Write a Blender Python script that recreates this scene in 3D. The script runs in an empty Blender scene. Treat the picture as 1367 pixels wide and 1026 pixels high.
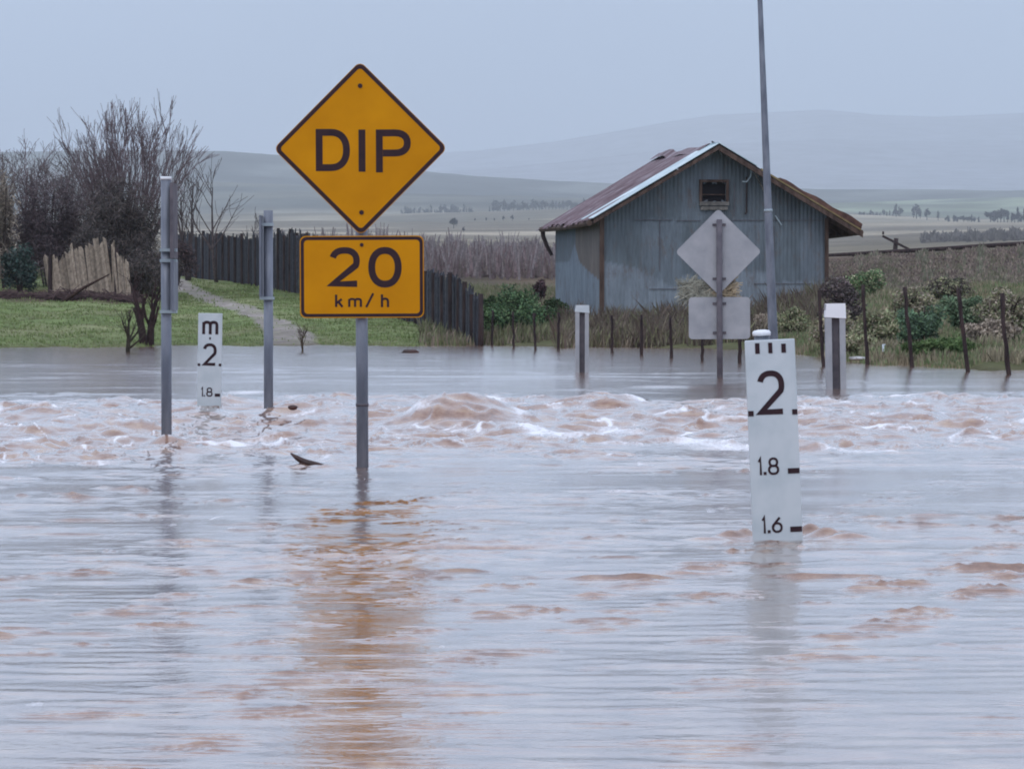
import bpy, math, random
import numpy as np
from mathutils import Vector, Matrix

# ------------------------------------------------------------------ camera, sky, sun, exposure
S = bpy.context.scene
COL = S.collection
F = 5000.0                      # focal length in photograph pixels
CAMZ = 0.82
PITCH = math.atan(113.0 / F)
cam_d = bpy.data.cameras.new("camera")
cam_d.sensor_width = 36.0
cam_d.lens = F / 1367.0 * 36.0
cam_d.clip_start = 0.1
cam_d.clip_end = 30000.0
cam = bpy.data.objects.new("camera", cam_d)
COL.objects.link(cam)
cam.location = (0, 0, CAMZ)
cam.rotation_euler = (math.radians(90) - PITCH, 0, 0)
S.camera = cam

S.view_settings.view_transform = 'Standard'
S.view_settings.look = 'None'
S.view_settings.exposure = 0.0
S.view_settings.gamma = 1.0
try:
    S.cycles.filter_width = 1.9
    S.cycles.volume_bounces = 1
    S.cycles.max_bounces = 8
except Exception:
    pass

SUN_EL, SUN_AZ = math.radians(48), math.radians(200)
world = bpy.data.worlds.new("World")
S.world = world
world.use_nodes = True
wn, wl = world.node_tree.nodes, world.node_tree.links
wn.clear()
w_out = wn.new("ShaderNodeOutputWorld")
w_sky = wn.new("ShaderNodeTexSky")
w_sky.sky_type = 'NISHITA'
w_sky.sun_disc = False
w_sky.sun_elevation = SUN_EL
w_sky.sun_rotation = SUN_AZ
w_bg1 = wn.new("ShaderNodeBackground")
w_bg1.inputs['Strength'].default_value = 0.05
wl.new(w_sky.outputs[0], w_bg1.inputs['Color'])
# overcast cloud deck: brighter overhead, greyer at the horizon
w_tc = wn.new("ShaderNodeTexCoord")
w_sep = wn.new("ShaderNodeSeparateXYZ")
wl.new(w_tc.outputs['Generated'], w_sep.inputs[0])
w_ramp = wn.new("ShaderNodeValToRGB")
cr = w_ramp.color_ramp
cr.elements[0].position = 0.0
cr.elements[0].color = (0.40, 0.505, 0.685, 1)
cr.elements[1].position = 1.0
cr.elements[1].color = (0.86, 0.92, 1.12, 1)
e = cr.elements.new(0.06); e.color = (0.445, 0.555, 0.755, 1)
e = cr.elements.new(0.2); e.color = (0.66, 0.755, 0.96, 1)
e = cr.elements.new(0.55); e.color = (0.76, 0.83, 1.03, 1)
w_cloud = wn.new("ShaderNodeTexNoise")
w_cloud.inputs['Scale'].default_value = 2.2
w_cloud.inputs['Detail'].default_value = 4
w_map = wn.new("ShaderNodeMapping")
w_map.inputs['Scale'].default_value = (1, 1, 3)
wl.new(w_tc.outputs['Generated'], w_map.inputs[0])
wl.new(w_map.outputs[0], w_cloud.inputs['Vector'])
w_mr = wn.new("ShaderNodeMapRange")
w_mr.inputs['From Min'].default_value = 0.3
w_mr.inputs['From Max'].default_value = 0.7
w_mr.inputs['To Min'].default_value = 0.93
w_mr.inputs['To Max'].default_value = 1.06
wl.new(w_cloud.outputs['Fac'], w_mr.inputs['Value'])
wl.new(w_sep.outputs['Z'], w_ramp.inputs[0])
w_mul = wn.new("ShaderNodeVectorMath"); w_mul.operation = 'SCALE'
wl.new(w_ramp.outputs[0], w_mul.inputs[0])
wl.new(w_mr.outputs[0], w_mul.inputs['Scale'])
w_bg2 = wn.new("ShaderNodeBackground")
w_bg2.inputs['Strength'].default_value = 1.24
wl.new(w_mul.outputs[0], w_bg2.inputs['Color'])
w_mix = wn.new("ShaderNodeMixShader")
w_mix.inputs[0].default_value = 0.92
wl.new(w_bg1.outputs[0], w_mix.inputs[1])
wl.new(w_bg2.outputs[0], w_mix.inputs[2])
wl.new(w_mix.outputs[0], w_out.inputs[0])

sun_d = bpy.data.lights.new("sun", 'SUN')
sun_d.energy = 0.5
sun_d.angle = math.radians(25)
sun_d.color = (1.0, 0.97, 0.93)
sun = bpy.data.objects.new("sun", sun_d)
COL.objects.link(sun)
sun.rotation_euler = (math.radians(42), 0, math.radians(-20))

# ------------------------------------------------------------------ helpers
def PT(px, py, Y):
    """point seen at photograph pixel (px,py) at distance Y along the view axis"""
    dx, dy = (px - 683.5) / F, (513 - py) / F
    D = Vector((dx, math.cos(PITCH) + dy * math.sin(PITCH), -math.sin(PITCH) + dy * math.cos(PITCH)))
    return Vector((0, 0, CAMZ)) + D * (Y / D.y)

FARW = 0.12                     # level of the slack water behind the rapids
def dist_for(py, lvl=FARW):
    return (CAMZ - lvl) * F / (py - 400.0)

def tag(o, label=None, cat=None, group=None, kind=None):
    if label: o["label"] = label
    if cat: o["category"] = cat
    if group: o["group"] = group
    if kind: o["kind"] = kind
    return o

def empty(name, loc=(0, 0, 0), rot=(0, 0, 0), label=None, cat=None, group=None):
    o = bpy.data.objects.new(name, None)
    o.empty_display_size = 0.1
    COL.objects.link(o)
    o.location = loc; o.rotation_euler = rot
    return tag(o, label, cat, group)

class MB:
    def __init__(s):
        s.v = []; s.f = []; s.c = []; s.col = (1, 1, 1)
    def add(s, vs, fs):
        n = len(s.v)
        s.v.extend([tuple(v) for v in vs]); s.c.extend([s.col] * len(vs))
        s.f.extend([tuple(i + n for i in f) for f in fs])
    def box(s, c, d, M=None):
        hx, hy, hz = d[0] / 2, d[1] / 2, d[2] / 2
        vs = [Vector((c[0] + x * hx, c[1] + y * hy, c[2] + z * hz)) for x in (-1, 1) for y in (-1, 1) for z in (-1, 1)]
        if M is not None: vs = [M @ v for v in vs]
        s.add(vs, [(0, 1, 3, 2), (4, 6, 7, 5), (0, 4, 5, 1), (2, 3, 7, 6), (0, 2, 6, 4), (1, 5, 7, 3)])
    def beam(s, a, b, w, h):
        a, b = Vector(a), Vector(b); d = b - a
        M = Matrix.Translation((a + b) / 2) @ d.to_track_quat('Z', 'Y').to_matrix().to_4x4()
        s.box((0, 0, 0), (w, h, d.length), M)
    def tube(s, pts, rs, n=8, cap=True):
        rings = []; pts = [Vector(p) for p in pts]
        base = len(s.v); prev = None; vs = []
        for i, p in enumerate(pts):
            d = (pts[min(i + 1, len(pts) - 1)] - pts[max(i - 1, 0)])
            d = d.normalized() if d.length > 1e-9 else Vector((0, 0, 1))
            if prev is None:
                a = d.cross(Vector((0, 1, 0.013)))
                if a.length < 1e-3: a = d.cross(Vector((1, 0, 0)))
                a.normalize()
            else:
                a = (prev - d * prev.dot(d)).normalized()
            prev = a; b = d.cross(a); r = rs[i] if not isinstance(rs, (int, float)) else rs
            for k in range(n):
                t = 2 * math.pi * k / n
                vs.append(p + a * (math.cos(t) * r) + b * (math.sin(t) * r))
        fs = []
        for i in range(len(pts) - 1):
            for k in range(n):
                k2 = (k + 1) % n
                fs.append((i * n + k, i * n + k2, (i + 1) * n + k2, (i + 1) * n + k))
        if cap:
            fs.append(tuple(range(n - 1, -1, -1)))
            m = (len(pts) - 1) * n
            fs.append(tuple(m + k for k in range(n)))
        s.add(vs, fs)
    def prism(s, poly, y0, y1):
        """poly in xz plane (counter-clockwise seen from -y), extruded y0..y1"""
        n = len(poly)
        vs = [(x, y0, z) for x, z in poly] + [(x, y1, z) for x, z in poly]
        fs = [tuple(range(n)), tuple(range(2 * n - 1, n - 1, -1))]
        fs += [(i, i + n, (i + 1) % n + n, (i + 1) % n) for i in range(n)]
        s.add(vs, fs)
    def build(s, name, mat, parent=None, smooth=False):
        me = bpy.data.meshes.new(name)
        me.from_pydata(s.v, [], s.f)
        ca = me.color_attributes.new("Col", 'FLOAT_COLOR', 'POINT')
        arr = np.ones((len(s.v), 4), np.float32)
        if s.c: arr[:, :3] = np.array(s.c, np.float32)
        ca.data.foreach_set("color", arr.ravel())
        if smooth: me.polygons.foreach_set("use_smooth", [True] * len(me.polygons))
        me.materials.append(mat)
        me.update()
        o = bpy.data.objects.new(name, me)
        COL.objects.link(o)
        if parent: o.parent = parent
        return o

def mesh_np(name, V, Q, mat, cols=None, smooth=False, parent=None, attrs=None, k=4):
    me = bpy.data.meshes.new(name)
    nv, nf = len(V), len(Q)
    me.vertices.add(nv); me.vertices.foreach_set("co", np.ascontiguousarray(V, np.float32).ravel())
    me.loops.add(nf * k); me.loops.foreach_set("vertex_index", np.ascontiguousarray(Q, np.int32).ravel())
    me.polygons.add(nf)
    me.polygons.foreach_set("loop_start", np.arange(0, nf * k, k, dtype=np.int32))
    if smooth: me.polygons.foreach_set("use_smooth", np.ones(nf, bool))
    me.update(calc_edges=True)
    if cols is not None:
        ca = me.color_attributes.new("Col", 'FLOAT_COLOR', 'POINT')
        a = np.ones((nv, 4), np.float32); a[:, :3] = cols
        ca.data.foreach_set("color", a.ravel())
    for an, av in (attrs or {}).items():
        at = me.attributes.new(an, 'FLOAT', 'POINT')
        at.data.foreach_set("value", np.ascontiguousarray(av, np.float32).ravel())
    me.materials.append(mat)
    o = bpy.data.objects.new(name, me)
    COL.objects.link(o)
    if parent: o.parent = parent
    return o

# ------------------------------------------------------------------ materials
def mat_base(name):
    m = bpy.data.materials.new(name); m.use_nodes = True
    nt = m.node_tree
    return m, nt, nt.nodes["Principled BSDF"]

def noise_node(nt, scale, detail=4, vec=None, rough=0.55, mapping=None):
    n = nt.nodes.new("ShaderNodeTexNoise")
    n.inputs['Scale'].default_value = scale
    n.inputs['Detail'].default_value = detail
    n.inputs['Roughness'].default_value = rough
    if vec is None:
        tc = nt.nodes.new("ShaderNodeTexCoord"); vec = tc.outputs['Object']
    if mapping:
        mp = nt.nodes.new("ShaderNodeMapping"); mp.inputs['Scale'].default_value = mapping
        nt.links.new(vec, mp.inputs[0]); vec = mp.outputs[0]
    nt.links.new(vec, n.inputs['Vector'])
    return n

def ramp(nt, src, stops):
    r = nt.nodes.new("ShaderNodeValToRGB")
    els = r.color_ramp.elements
    els[0].position, els[0].color = stops[0][0], (*stops[0][1], 1)
    els[1].position, els[1].color = stops[-1][0], (*stops[-1][1], 1)
    for p, c in stops[1:-1]:
        e = els.new(p); e.color = (*c, 1)
    nt.links.new(src, r.inputs[0])
    return r

def mat_noise(name, c1, c2, scale=8, rough=0.7, metal=0.0, mapping=None, detail=5, bump=0.0, spec=0.3, lo=0.35, hi=0.65):
    m, nt, b = mat_base(name)
    n = noise_node(nt, scale, detail, mapping=mapping)
    r = ramp(nt, n.outputs['Fac'], [(lo, c1), (hi, c2)])
    nt.links.new(r.outputs[0], b.inputs['Base Color'])
    b.inputs['Roughness'].default_value = rough
    b.inputs['Metallic'].default_value = metal
    b.inputs['Specular IOR Level'].default_value = spec
    if bump:
        bp = nt.nodes.new("ShaderNodeBump"); bp.inputs['Strength'].default_value = bump
        bp.inputs['Distance'].default_value = 0.01
        nt.links.new(n.outputs['Fac'], bp.inputs['Height']); nt.links.new(bp.outputs[0], b.inputs['Normal'])
    return m

def mat_col(name, rough=0.85, scale=6, amt=0.35, spec=0.1):
    """per-vertex own colour times a little noise"""
    m, nt, b = mat_base(name)
    at = nt.nodes.new("ShaderNodeAttribute"); at.attribute_name = "Col"
    n = noise_node(nt, scale, 5)
    mr = nt.nodes.new("ShaderNodeMapRange")
    mr.inputs['From Min'].default_value = 0.3; mr.inputs['From Max'].default_value = 0.7
    mr.inputs['To Min'].default_value = 1 - amt; mr.inputs['To Max'].default_value = 1 + amt
    nt.links.new(n.outputs['Fac'], mr.inputs['Value'])
    vm = nt.nodes.new("ShaderNodeVectorMath"); vm.operation = 'SCALE'
    nt.links.new(at.outputs['Color'], vm.inputs[0]); nt.links.new(mr.outputs[0], vm.inputs['Scale'])
    nt.links.new(vm.outputs[0], b.inputs['Base Color'])
    b.inputs['Roughness'].default_value = rough
    b.inputs['Specular IOR Level'].default_value = spec
    return m

M = {}
M['yellow'] = mat_noise("sign_yellow", (0.54, 0.215, 0.001), (0.66, 0.28, 0.002), 5, 0.6, spec=0.12, detail=8, lo=0.25, hi=0.7)
M['ink'] = mat_noise("sign_ink", (0.022, 0.007, 0.012), (0.035, 0.012, 0.016), 20, 0.5)
M['galv'] = mat_noise("galvanised", (0.13, 0.145, 0.18), (0.24, 0.26, 0.30), 14, 0.5, 0.35, mapping=(1, 1, 0.25))
M['galv_pale'] = mat_noise("galvanised_pale", (0.27, 0.34, 0.38), (0.40, 0.47, 0.50), 10, 0.5, 0.2, mapping=(1, 1, 0.3))
M['alu'] = mat_noise("aluminium_back", (0.33, 0.345, 0.37), (0.43, 0.44, 0.46), 6, 0.6, 0.15, detail=8)
M['white'] = mat_noise("white_paint", (0.44, 0.52, 0.55), (0.60, 0.66, 0.69), 7, 0.55, detail=8, lo=0.2, hi=0.55)
M['white_cap'] = mat_noise("white_cap_paint", (0.85, 0.87, 0.9), (0.92, 0.93, 0.95), 7, 0.4)
M['post_wood'] = mat_noise("dark_post_wood", (0.018, 0.012, 0.014), (0.06, 0.04, 0.038), 16, 0.9, mapping=(1, 1, 0.2))
M['dark_recess'] = mat_noise("dark_channel", (0.085, 0.08, 0.095), (0.15, 0.135, 0.15), 9, 0.7)
M['timber'] = mat_noise("brown_timber", (0.05, 0.03, 0.024), (0.14, 0.09, 0.07), 12, 0.85, mapping=(1, 1, 0.2))
M['timber_grey'] = mat_noise("grey_timber", (0.10, 0.095, 0.09), (0.22, 0.20, 0.18), 12, 0.85)
M['timber_ochre'] = mat_noise("ochre_timber", (0.22, 0.16, 0.07), (0.40, 0.31, 0.16), 6, 0.85)
M['flash'] = mat_noise("pale_flashing", (0.42, 0.55, 0.58), (0.72, 0.82, 0.84), 2.5, 0.5, 0.1, detail=6)
M['black_hole'] = mat_noise("dark_interior", (0.006, 0.005, 0.008), (0.012, 0.01, 0.014), 3, 0.9)
M['bark'] = mat_col("bark", 0.9, 14, 0.4)
M['foliage'] = mat_col("foliage", 0.75, 9, 0.35, 0.2)
M['drift'] = mat_noise("wet_driftwood", (0.022, 0.008, 0.006), (0.08, 0.03, 0.022), 14, 0.45, spec=0.5)
M['stone'] = mat_noise("pale_stone", (0.3, 0.3, 0.3), (0.6, 0.6, 0.6), 9, 0.8, bump=0.5)

# roof: rusty corrugated iron in streaks down the slope
def rusty():
    m, nt, b = mat_base("rusty_roof")
    n1 = noise_node(nt, 1.4, 8, mapping=(1.2, 3.0, 1.2), rough=0.65)
    r = ramp(nt, n1.outputs['Fac'], [(0.32, (0.05, 0.024, 0.027)), (0.44, (0.12, 0.07, 0.08)), (0.55, (0.20, 0.14, 0.155)), (0.66, (0.33, 0.31, 0.34))])
    nt.links.new(r.outputs[0], b.inputs['Base Color'])
    b.inputs['Roughness'].default_value = 0.65; b.inputs['Metallic'].default_value = 0.1
    return m
M['rust'] = rusty()
M['rust_dark'] = mat_noise('rust_dark', (0.05, 0.022, 0.018), (0.17, 0.085, 0.06), 5, 0.85, detail=8)

# shed walls: weathered corrugated sheets; darker bare sheets above, paler painted sheets below
def wallmat(name, side):
    m, nt, b = mat_base(name)
    tc = nt.nodes.new("ShaderNodeTexCoord")
    at = nt.nodes.new("ShaderNodeAttribute"); at.attribute_name = "Col"
    n1 = noise_node(nt, 2.0, 8, tc.outputs['Object'], 0.7, (1.6, 1.6, 0.45))
    n2 = noise_node(nt, 9.0, 6, tc.outputs['Object'], 0.7, (2.0, 2.0, 0.25))
    a = nt.nodes.new("ShaderNodeMath"); a.operation = 'MULTIPLY_ADD'
    nt.links.new(n1.outputs['Fac'], a.inputs[0]); a.inputs[1].default_value = 1.5; a.inputs[2].default_value = -0.25
    c = nt.nodes.new("ShaderNodeMath"); c.operation = 'MULTIPLY_ADD'
    nt.links.new(n2.outputs['Fac'], c.inputs[0]); c.inputs[1].default_value = 0.9; nt.links.new(a.outputs[0], c.inputs[2])
    vm = nt.nodes.new("ShaderNodeVectorMath"); vm.operation = 'SCALE'
    nt.links.new(at.outputs['Color'], vm.inputs[0]); nt.links.new(c.outputs[0], vm.inputs['Scale'])
    # rust bleeding in spots
    n3 = noise_node(nt, 3.3, 9, tc.outputs['Object'], 0.75, (1.5, 1.5, 0.6))
    rr = ramp(nt, n3.outputs['Fac'], [(0.53, (0, 0, 0)), (0.68, (0.75, 0.75, 0.75))])
    mx = nt.nodes.new("ShaderNodeMix"); mx.data_type = 'RGBA'
    nt.links.new(rr.outputs[0], mx.inputs['Factor']); nt.links.new(vm.outputs[0], mx.inputs['A'])
    mx.inputs['B'].default_value = (0.13, 0.09, 0.075, 1)
    nt.links.new(mx.outputs['Result'], b.inputs['Base Color'])
    b.inputs['Roughness'].default_value = 0.6; b.inputs['Metallic'].default_value = 0.1
    return m
M['wall'] = wallmat("corrugated_wall", 0)

# ground: vertex colour with fine mottling at two scales
def groundmat():
    m, nt, b = mat_base("ground_soil_and_grass")
    at = nt.nodes.new("ShaderNodeAttribute"); at.attribute_name = "Col"
    geo = nt.nodes.new("ShaderNodeNewGeometry")
    n1 = noise_node(nt, 3.5, 8, geo.outputs['Position'], 0.7)
    n2 = noise_node(nt, 0.012, 9, geo.outputs['Position'], 0.75)
    mr = nt.nodes.new("ShaderNodeMapRange"); mr.inputs['From Min'].default_value = 0.3; mr.inputs['From Max'].default_value = 0.7
    mr.inputs['To Min'].default_value = 0.6; mr.inputs['To Max'].default_value = 1.4
    nt.links.new(n1.outputs['Fac'], mr.inputs['Value'])
    mr2 = nt.nodes.new("ShaderNodeMapRange"); mr2.inputs['From Min'].default_value = 0.35; mr2.inputs['From Max'].default_value = 0.65
    mr2.inputs['To Min'].default_value = 0.6; mr2.inputs['To Max'].default_value = 1.3
    nt.links.new(n2.outputs['Fac'], mr2.inputs['Value'])
    mm = nt.nodes.new("ShaderNodeMath"); mm.operation = 'MULTIPLY'
    nt.links.new(mr.outputs[0], mm.inputs[0]); nt.links.new(mr2.outputs[0], mm.inputs[1])
    vm = nt.nodes.new("ShaderNodeVectorMath"); vm.operation = 'SCALE'
    nt.links.new(at.outputs['Color'], vm.inputs[0]); nt.links.new(mm.outputs[0], vm.inputs['Scale'])
    nt.links.new(vm.outputs[0], b.inputs['Base Color'])
    b.inputs['Roughness'].default_value = 0.95; b.inputs['Specular IOR Level'].default_value = 0.05
    return m
M['ground'] = groundmat()

def watermat():
    m, nt, b = mat_base("muddy_flood_water")
    geo = nt.nodes.new("ShaderNodeNewGeometry")
    n1 = noise_node(nt, 7.0, 9, geo.outputs['Position'], 0.72, (1, 0.30, 2.5))
    r = ramp(nt, n1.outputs['Fac'], [(0.34, (0.15, 0.066, 0.036)), (0.5, (0.29, 0.16, 0.10)), (0.66, (0.44, 0.30, 0.20))])
    nt.links.new(r.outputs[0], b.inputs['Base Color'])
    b.inputs['IOR'].default_value = 1.40
    b.inputs['Coat Weight'].default_value = 1.0; b.inputs['Coat IOR'].default_value = 1.40
    at = nt.nodes.new("ShaderNodeAttribute"); at.attribute_name = "rough"
    nt.links.new(at.outputs['Fac'], b.inputs['Roughness']); nt.links.new(at.outputs['Fac'], b.inputs['Coat Roughness'])
    b.inputs['Specular IOR Level'].default_value = 0.5
    # foam
    fb = nt.nodes.new("ShaderNodeBsdfPrincipled")
    fb.inputs['Base Color'].default_value = (0.86, 0.87, 0.9, 1)
    fb.inputs['Roughness'].default_value = 0.8
    fa = nt.nodes.new("ShaderNodeAttribute"); fa.attribute_name = "foam"
    nf = noise_node(nt, 34, 7, geo.outputs['Position'], 0.8, (1, 0.3, 1))
    ad = nt.nodes.new("ShaderNodeMath"); ad.operation = 'MULTIPLY_ADD'
    nt.links.new(nf.outputs['Fac'], ad.inputs[0]); ad.inputs[1].default_value = 2.2
    sb = nt.nodes.new("ShaderNodeMath"); sb.operation = 'ADD'; sb.inputs[1].default_value = -1.55
    nt.links.new(fa.outputs['Fac'], sb.inputs[0]); nt.links.new(sb.outputs[0], ad.inputs[2])
    cl = nt.nodes.new("ShaderNodeMapRange"); cl.inputs['From Min'].default_value = 0.0; cl.inputs['From Max'].default_value = 1.0
    nt.links.new(ad.outputs[0], cl.inputs['Value'])
    mx = nt.nodes.new("ShaderNodeMixShader")
    nt.links.new(cl.outputs[0], mx.inputs[0]); nt.links.new(b.outputs[0], mx.inputs[1]); nt.links.new(fb.outputs[0], mx.inputs[2])
    # fine capillary ripples
    bp = nt.nodes.new("ShaderNodeBump"); bp.inputs['Strength'].default_value = 0.25; bp.inputs['Distance'].default_value = 0.006
    nb = noise_node(nt, 30, 6, geo.outputs['Position'], 0.5)
    nt.links.new(nb.outputs['Fac'], bp.inputs['Height']); nt.links.new(bp.outputs[0], b.inputs['Normal']); nt.links.new(bp.outputs[0], b.inputs['Coat Normal'])
    nt.links.new(mx.outputs[0], nt.nodes["Material Output"].inputs['Surface'])
    return m
M['water'] = watermat()

# ------------------------------------------------------------------ terrain
def sstep(a, b, x):
    t = np.clip((x - a) / (b - a), 0, 1)
    return t * t * (3 - 2 * t)

CX = np.array([-1800, -600, 0, 150, 300, 400, 520, 640, 740, 950, 1103, 1160, 1250, 1367, 1800, 3200], float)
EDGE = np.array([60, 50, 53.5, 56, 57.5, 57, 57, 57.5, 56, 54, 46, 41, 39, 37, 36, 36], float)
SLOPE = np.array([.03, .032, .034, .034, .027, .028, .024, .018, .014, .018, .034, .036, .036, .038, .04, .04])
FARROWS = [130, 200, 330, 520, 800, 1250, 1900, 2700, 3600, 4600, 6000, 8500, 11000, 13500]
def crow(*v): return np.array(v, float)
#                 -1800 -600   0  150  300  400  520  640  740  950 1103 1160 1250 1367 1800 3200
PYT = np.array([
    [385, 385, 383, 380, 376, 378, 384, 388, 390, 385, 353, 352, 346, 340, 333, 333],   # 130
    [375, 375, 372, 370, 366, 366, 370, 372, 372, 370, 352, 351, 346, 340, 332, 332],   # 200
    [360, 360, 356, 352, 350, 350, 352, 354, 355, 354, 345, 344, 339, 335, 327, 327],   # 330
    [340, 340, 338, 334, 330, 330, 334, 336, 338, 338, 340, 338, 334, 329, 322, 322],   # 520
    [326, 326, 324, 320, 316, 317, 320, 321, 322, 323, 328, 326, 322, 318, 314, 314],   # 800
    [316, 316, 314, 310, 307, 307, 308, 309, 310, 311, 313, 312, 310, 307, 305, 305],   # 1250
    [305, 305, 303, 300, 298, 296, 297, 295, 294, 298, 300, 300, 299, 298, 295, 295],   # 1900
    [296, 296, 294, 292, 291, 290, 289, 283, 278, 282, 285, 286, 290, 293, 290, 290],   # 2700
    [250, 250, 245, 245, 246, 250, 262, 264, 265, 270, 273, 273, 272, 270, 268, 268],   # 3600
    [200, 206, 205, 204, 204, 211, 226, 239, 246, 252, 258, 258, 257, 255, 252, 252],   # 4600
    [235, 240, 238, 238, 236, 238, 250, 258, 262, 264, 266, 266, 266, 265, 262, 262],   # 6000
    [240, 240, 238, 238, 236, 236, 236, 232, 225, 200, 188, 188, 190, 190, 190, 200],   # 8500
    [235, 235, 230, 228, 225, 222, 215, 206, 194, 159, 149, 152, 155, 150, 150, 170],   # 11000
    [270, 270, 262, 260, 256, 252, 248, 240, 230, 210, 200, 200, 200, 200, 205, 220],   # 13500
], float)

def vnoise(x, y, seed, n=10, lmin=0.5, lmax=4.0):
    rs = np.random.RandomState(seed)
    out = np.zeros(np.broadcast(x, y).shape)
    for _ in range(n):
        l = math.exp(rs.uniform(math.log(lmin), math.log(lmax))); th = rs.uniform(0, math.pi * 2)
        k = 2 * math.pi / l
        out += np.sin(k * (x * math.cos(th) + y * math.sin(th)) + rs.uniform(0, 6.283))
    return out / math.sqrt(n / 2)

def terrain_z(PX, Y):
    """PX = column in photograph pixels (bearing), Y = distance"""
    ed = np.interp(PX, CX, EDGE) + 0.7 * np.sin(PX / 31.0) + 0.4 * np.sin(PX / 11.3 + 1)
    sl = np.interp(PX, CX, SLOPE)
    d = Y - ed
    near = FARW + np.where(d > 0, sl * d + 0.03 * (1 - np.exp(-d / 0.5)), np.maximum(0.06 * d, -1.0))
    near = np.minimum(near, FARW + 2.35)
    cl_ = np.interp(PX, [1050, 1103, 1250, 1367, 1800], [300, 347.5, 340, 333.5, 322])
    near = np.where(PX > 1050, np.minimum(near, CAMZ + (400 - cl_) / F * np.minimum(Y, 100)), near)
    # far: interpolate screen rows
    out = near.copy() if hasattr(near, 'copy') else near
    cols = [np.interp(PX, CX, r) for r in PYT]
    zs = [CAMZ + (400 - c) / F * yy for c, yy in zip(cols, FARROWS)]
    z0 = near
    far = np.array(zs)                      # (rows, ...)
    res = np.where(Y < 100, near, 0.0)
    z100 = np.minimum(FARW + sl * (100 - ed) + 0.03, FARW + 2.35)
    z100 = np.where(PX > 1050, np.minimum(z100, CAMZ + (400 - cl_) / F * 100), z100)
    ys = [100.0] + FARROWS
    zz = [z100] + list(far)
    for i in range(len(ys) - 1):
        a, b = ys[i], ys[i + 1]
        t = (Y - a) / (b - a)
        if i >= 8: t = np.where((t > 0) & (t < 1), t * t * (3 - 2 * t), t)
        res = np.where((Y >= a) & (Y <= b), zz[i] * (1 - t) + zz[i + 1] * t, res)
    res = np.where(Y > ys[-1], zz[-1], res)
    X = (PX - 683.5) / F * Y
    res = res + np.where(Y > ed, 0.022, 0.0) * np.clip(d / 3, 0, 1) * vnoise(X, Y, 5, 12, 0.8, 5)
    res = res + np.clip((Y - 120) / 80, 0, 1) * 0.12 * vnoise(X, Y, 6, 10, 15, 60)
    res = res + np.clip((Y - 1000) / 900, 0, 1) * 1.2 * vnoise(X, Y, 7, 10, 150, 700)
    res = res + np.clip((Y - 5000) / 4000, 0, 1) * 9.0 * vnoise(X, Y, 8, 8, 700, 2500)
    return res

def ground_at(x, Y):
    px = x / Y * F + 683.5
    return float(terrain_z(np.array([px]), np.array([float(Y)]))[0])

def ground_px(px, Y):
    return Vector(((px - 683.5) / F * Y, Y, float(terrain_z(np.array([float(px)]), np.array([float(Y)]))[0])))

pxs = np.concatenate([np.linspace(-1800, -80, 50), np.arange(-76, 1450, 4.0), np.linspace(1454, 3200, 50)])
Ys = np.concatenate([np.linspace(2, 34, 20), np.arange(34.4, 80, 0.4), np.geomspace(80.6, 600, 130), np.geomspace(606, 13500, 150)])
PXg, Yg = np.meshgrid(pxs, Ys)
Zg = terrain_z(PXg, Yg)
Xg = (PXg - 683.5) / F * Yg
V = np.stack([Xg, Yg, Zg], -1).reshape(-1, 3)
nr, nc = Xg.shape
idx = np.arange(nr * nc).reshape(nr, nc)
Q = np.stack([idx[:-1, :-1], idx[:-1, 1:], idx[1:, 1:], idx[1:, :-1]], -1).reshape(-1, 4)
# colours of the land, with haze painted into the far mountains
def mixc(c, col, w):
    return c * (1 - w[..., None]) + np.array(col) * w[..., None]
C = np.zeros(Xg.shape + (3,)) + np.array((0.17, 0.22, 0.09))            # lush lawn
nz = vnoise(Xg, Yg, 11, 14, 1.0, 8)
C = mixc(C, (0.22, 0.24, 0.12), np.clip(nz * 0.5 + 0.3, 0, 1))
C = mixc(C, (0.12, 0.10, 0.07), np.clip(sstep(96, 150, Yg), 0, 1))                  # rough brown land past the lawn
rightw = sstep(640, 690, PXg)
C = mixc(C, (0.10, 0.10, 0.05), rightw * (1 - sstep(60, 80, Yg)) * 0.8)
C = mixc(C, (0.15, 0.115, 0.08), rightw * sstep(58, 90, Yg))
C = mixc(C, (0.16, 0.12, 0.09), sstep(1090, 1130, PXg) * sstep(52, 90, Yg))
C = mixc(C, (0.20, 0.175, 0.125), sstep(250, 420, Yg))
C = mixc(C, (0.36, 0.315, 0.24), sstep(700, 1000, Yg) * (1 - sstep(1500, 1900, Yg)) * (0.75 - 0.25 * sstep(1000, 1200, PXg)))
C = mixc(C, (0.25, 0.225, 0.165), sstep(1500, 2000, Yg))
C = mixc(C, (0.105, 0.105, 0.08), sstep(2750, 3100, Yg) * (1 - sstep(900, 1080, PXg)))
C = mixc(C, (0.20, 0.235, 0.15), sstep(2750, 2900, Yg) * sstep(900, 1080, PXg) * (1 - sstep(3550, 3650, Yg)))
C = mixc(C, (0.12, 0.13, 0.12), sstep(3550, 3700, Yg))
hb = vnoise(Xg, Yg, 21, 12, 60, 500)
C = mixc(C, (0.07, 0.085, 0.08), np.clip(hb - 0.5, 0, 1) * 0.8 * sstep(2800, 3200, Yg))
C = mixc(C, (0.26, 0.27, 0.31), sstep(5500, 7000, Yg))  # mountains whitened and blued: extra haze painted into their colour
pad = vnoise(Xg, Yg * 0.5, 91, 8, 120, 600)
C = C * (1 + 0.32 * np.sign(pad) * sstep(600, 900, Yg) * (1 - sstep(4000, 5000, Yg)) * np.clip(np.abs(pad) * 4, 0, 1))[..., None]
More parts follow.
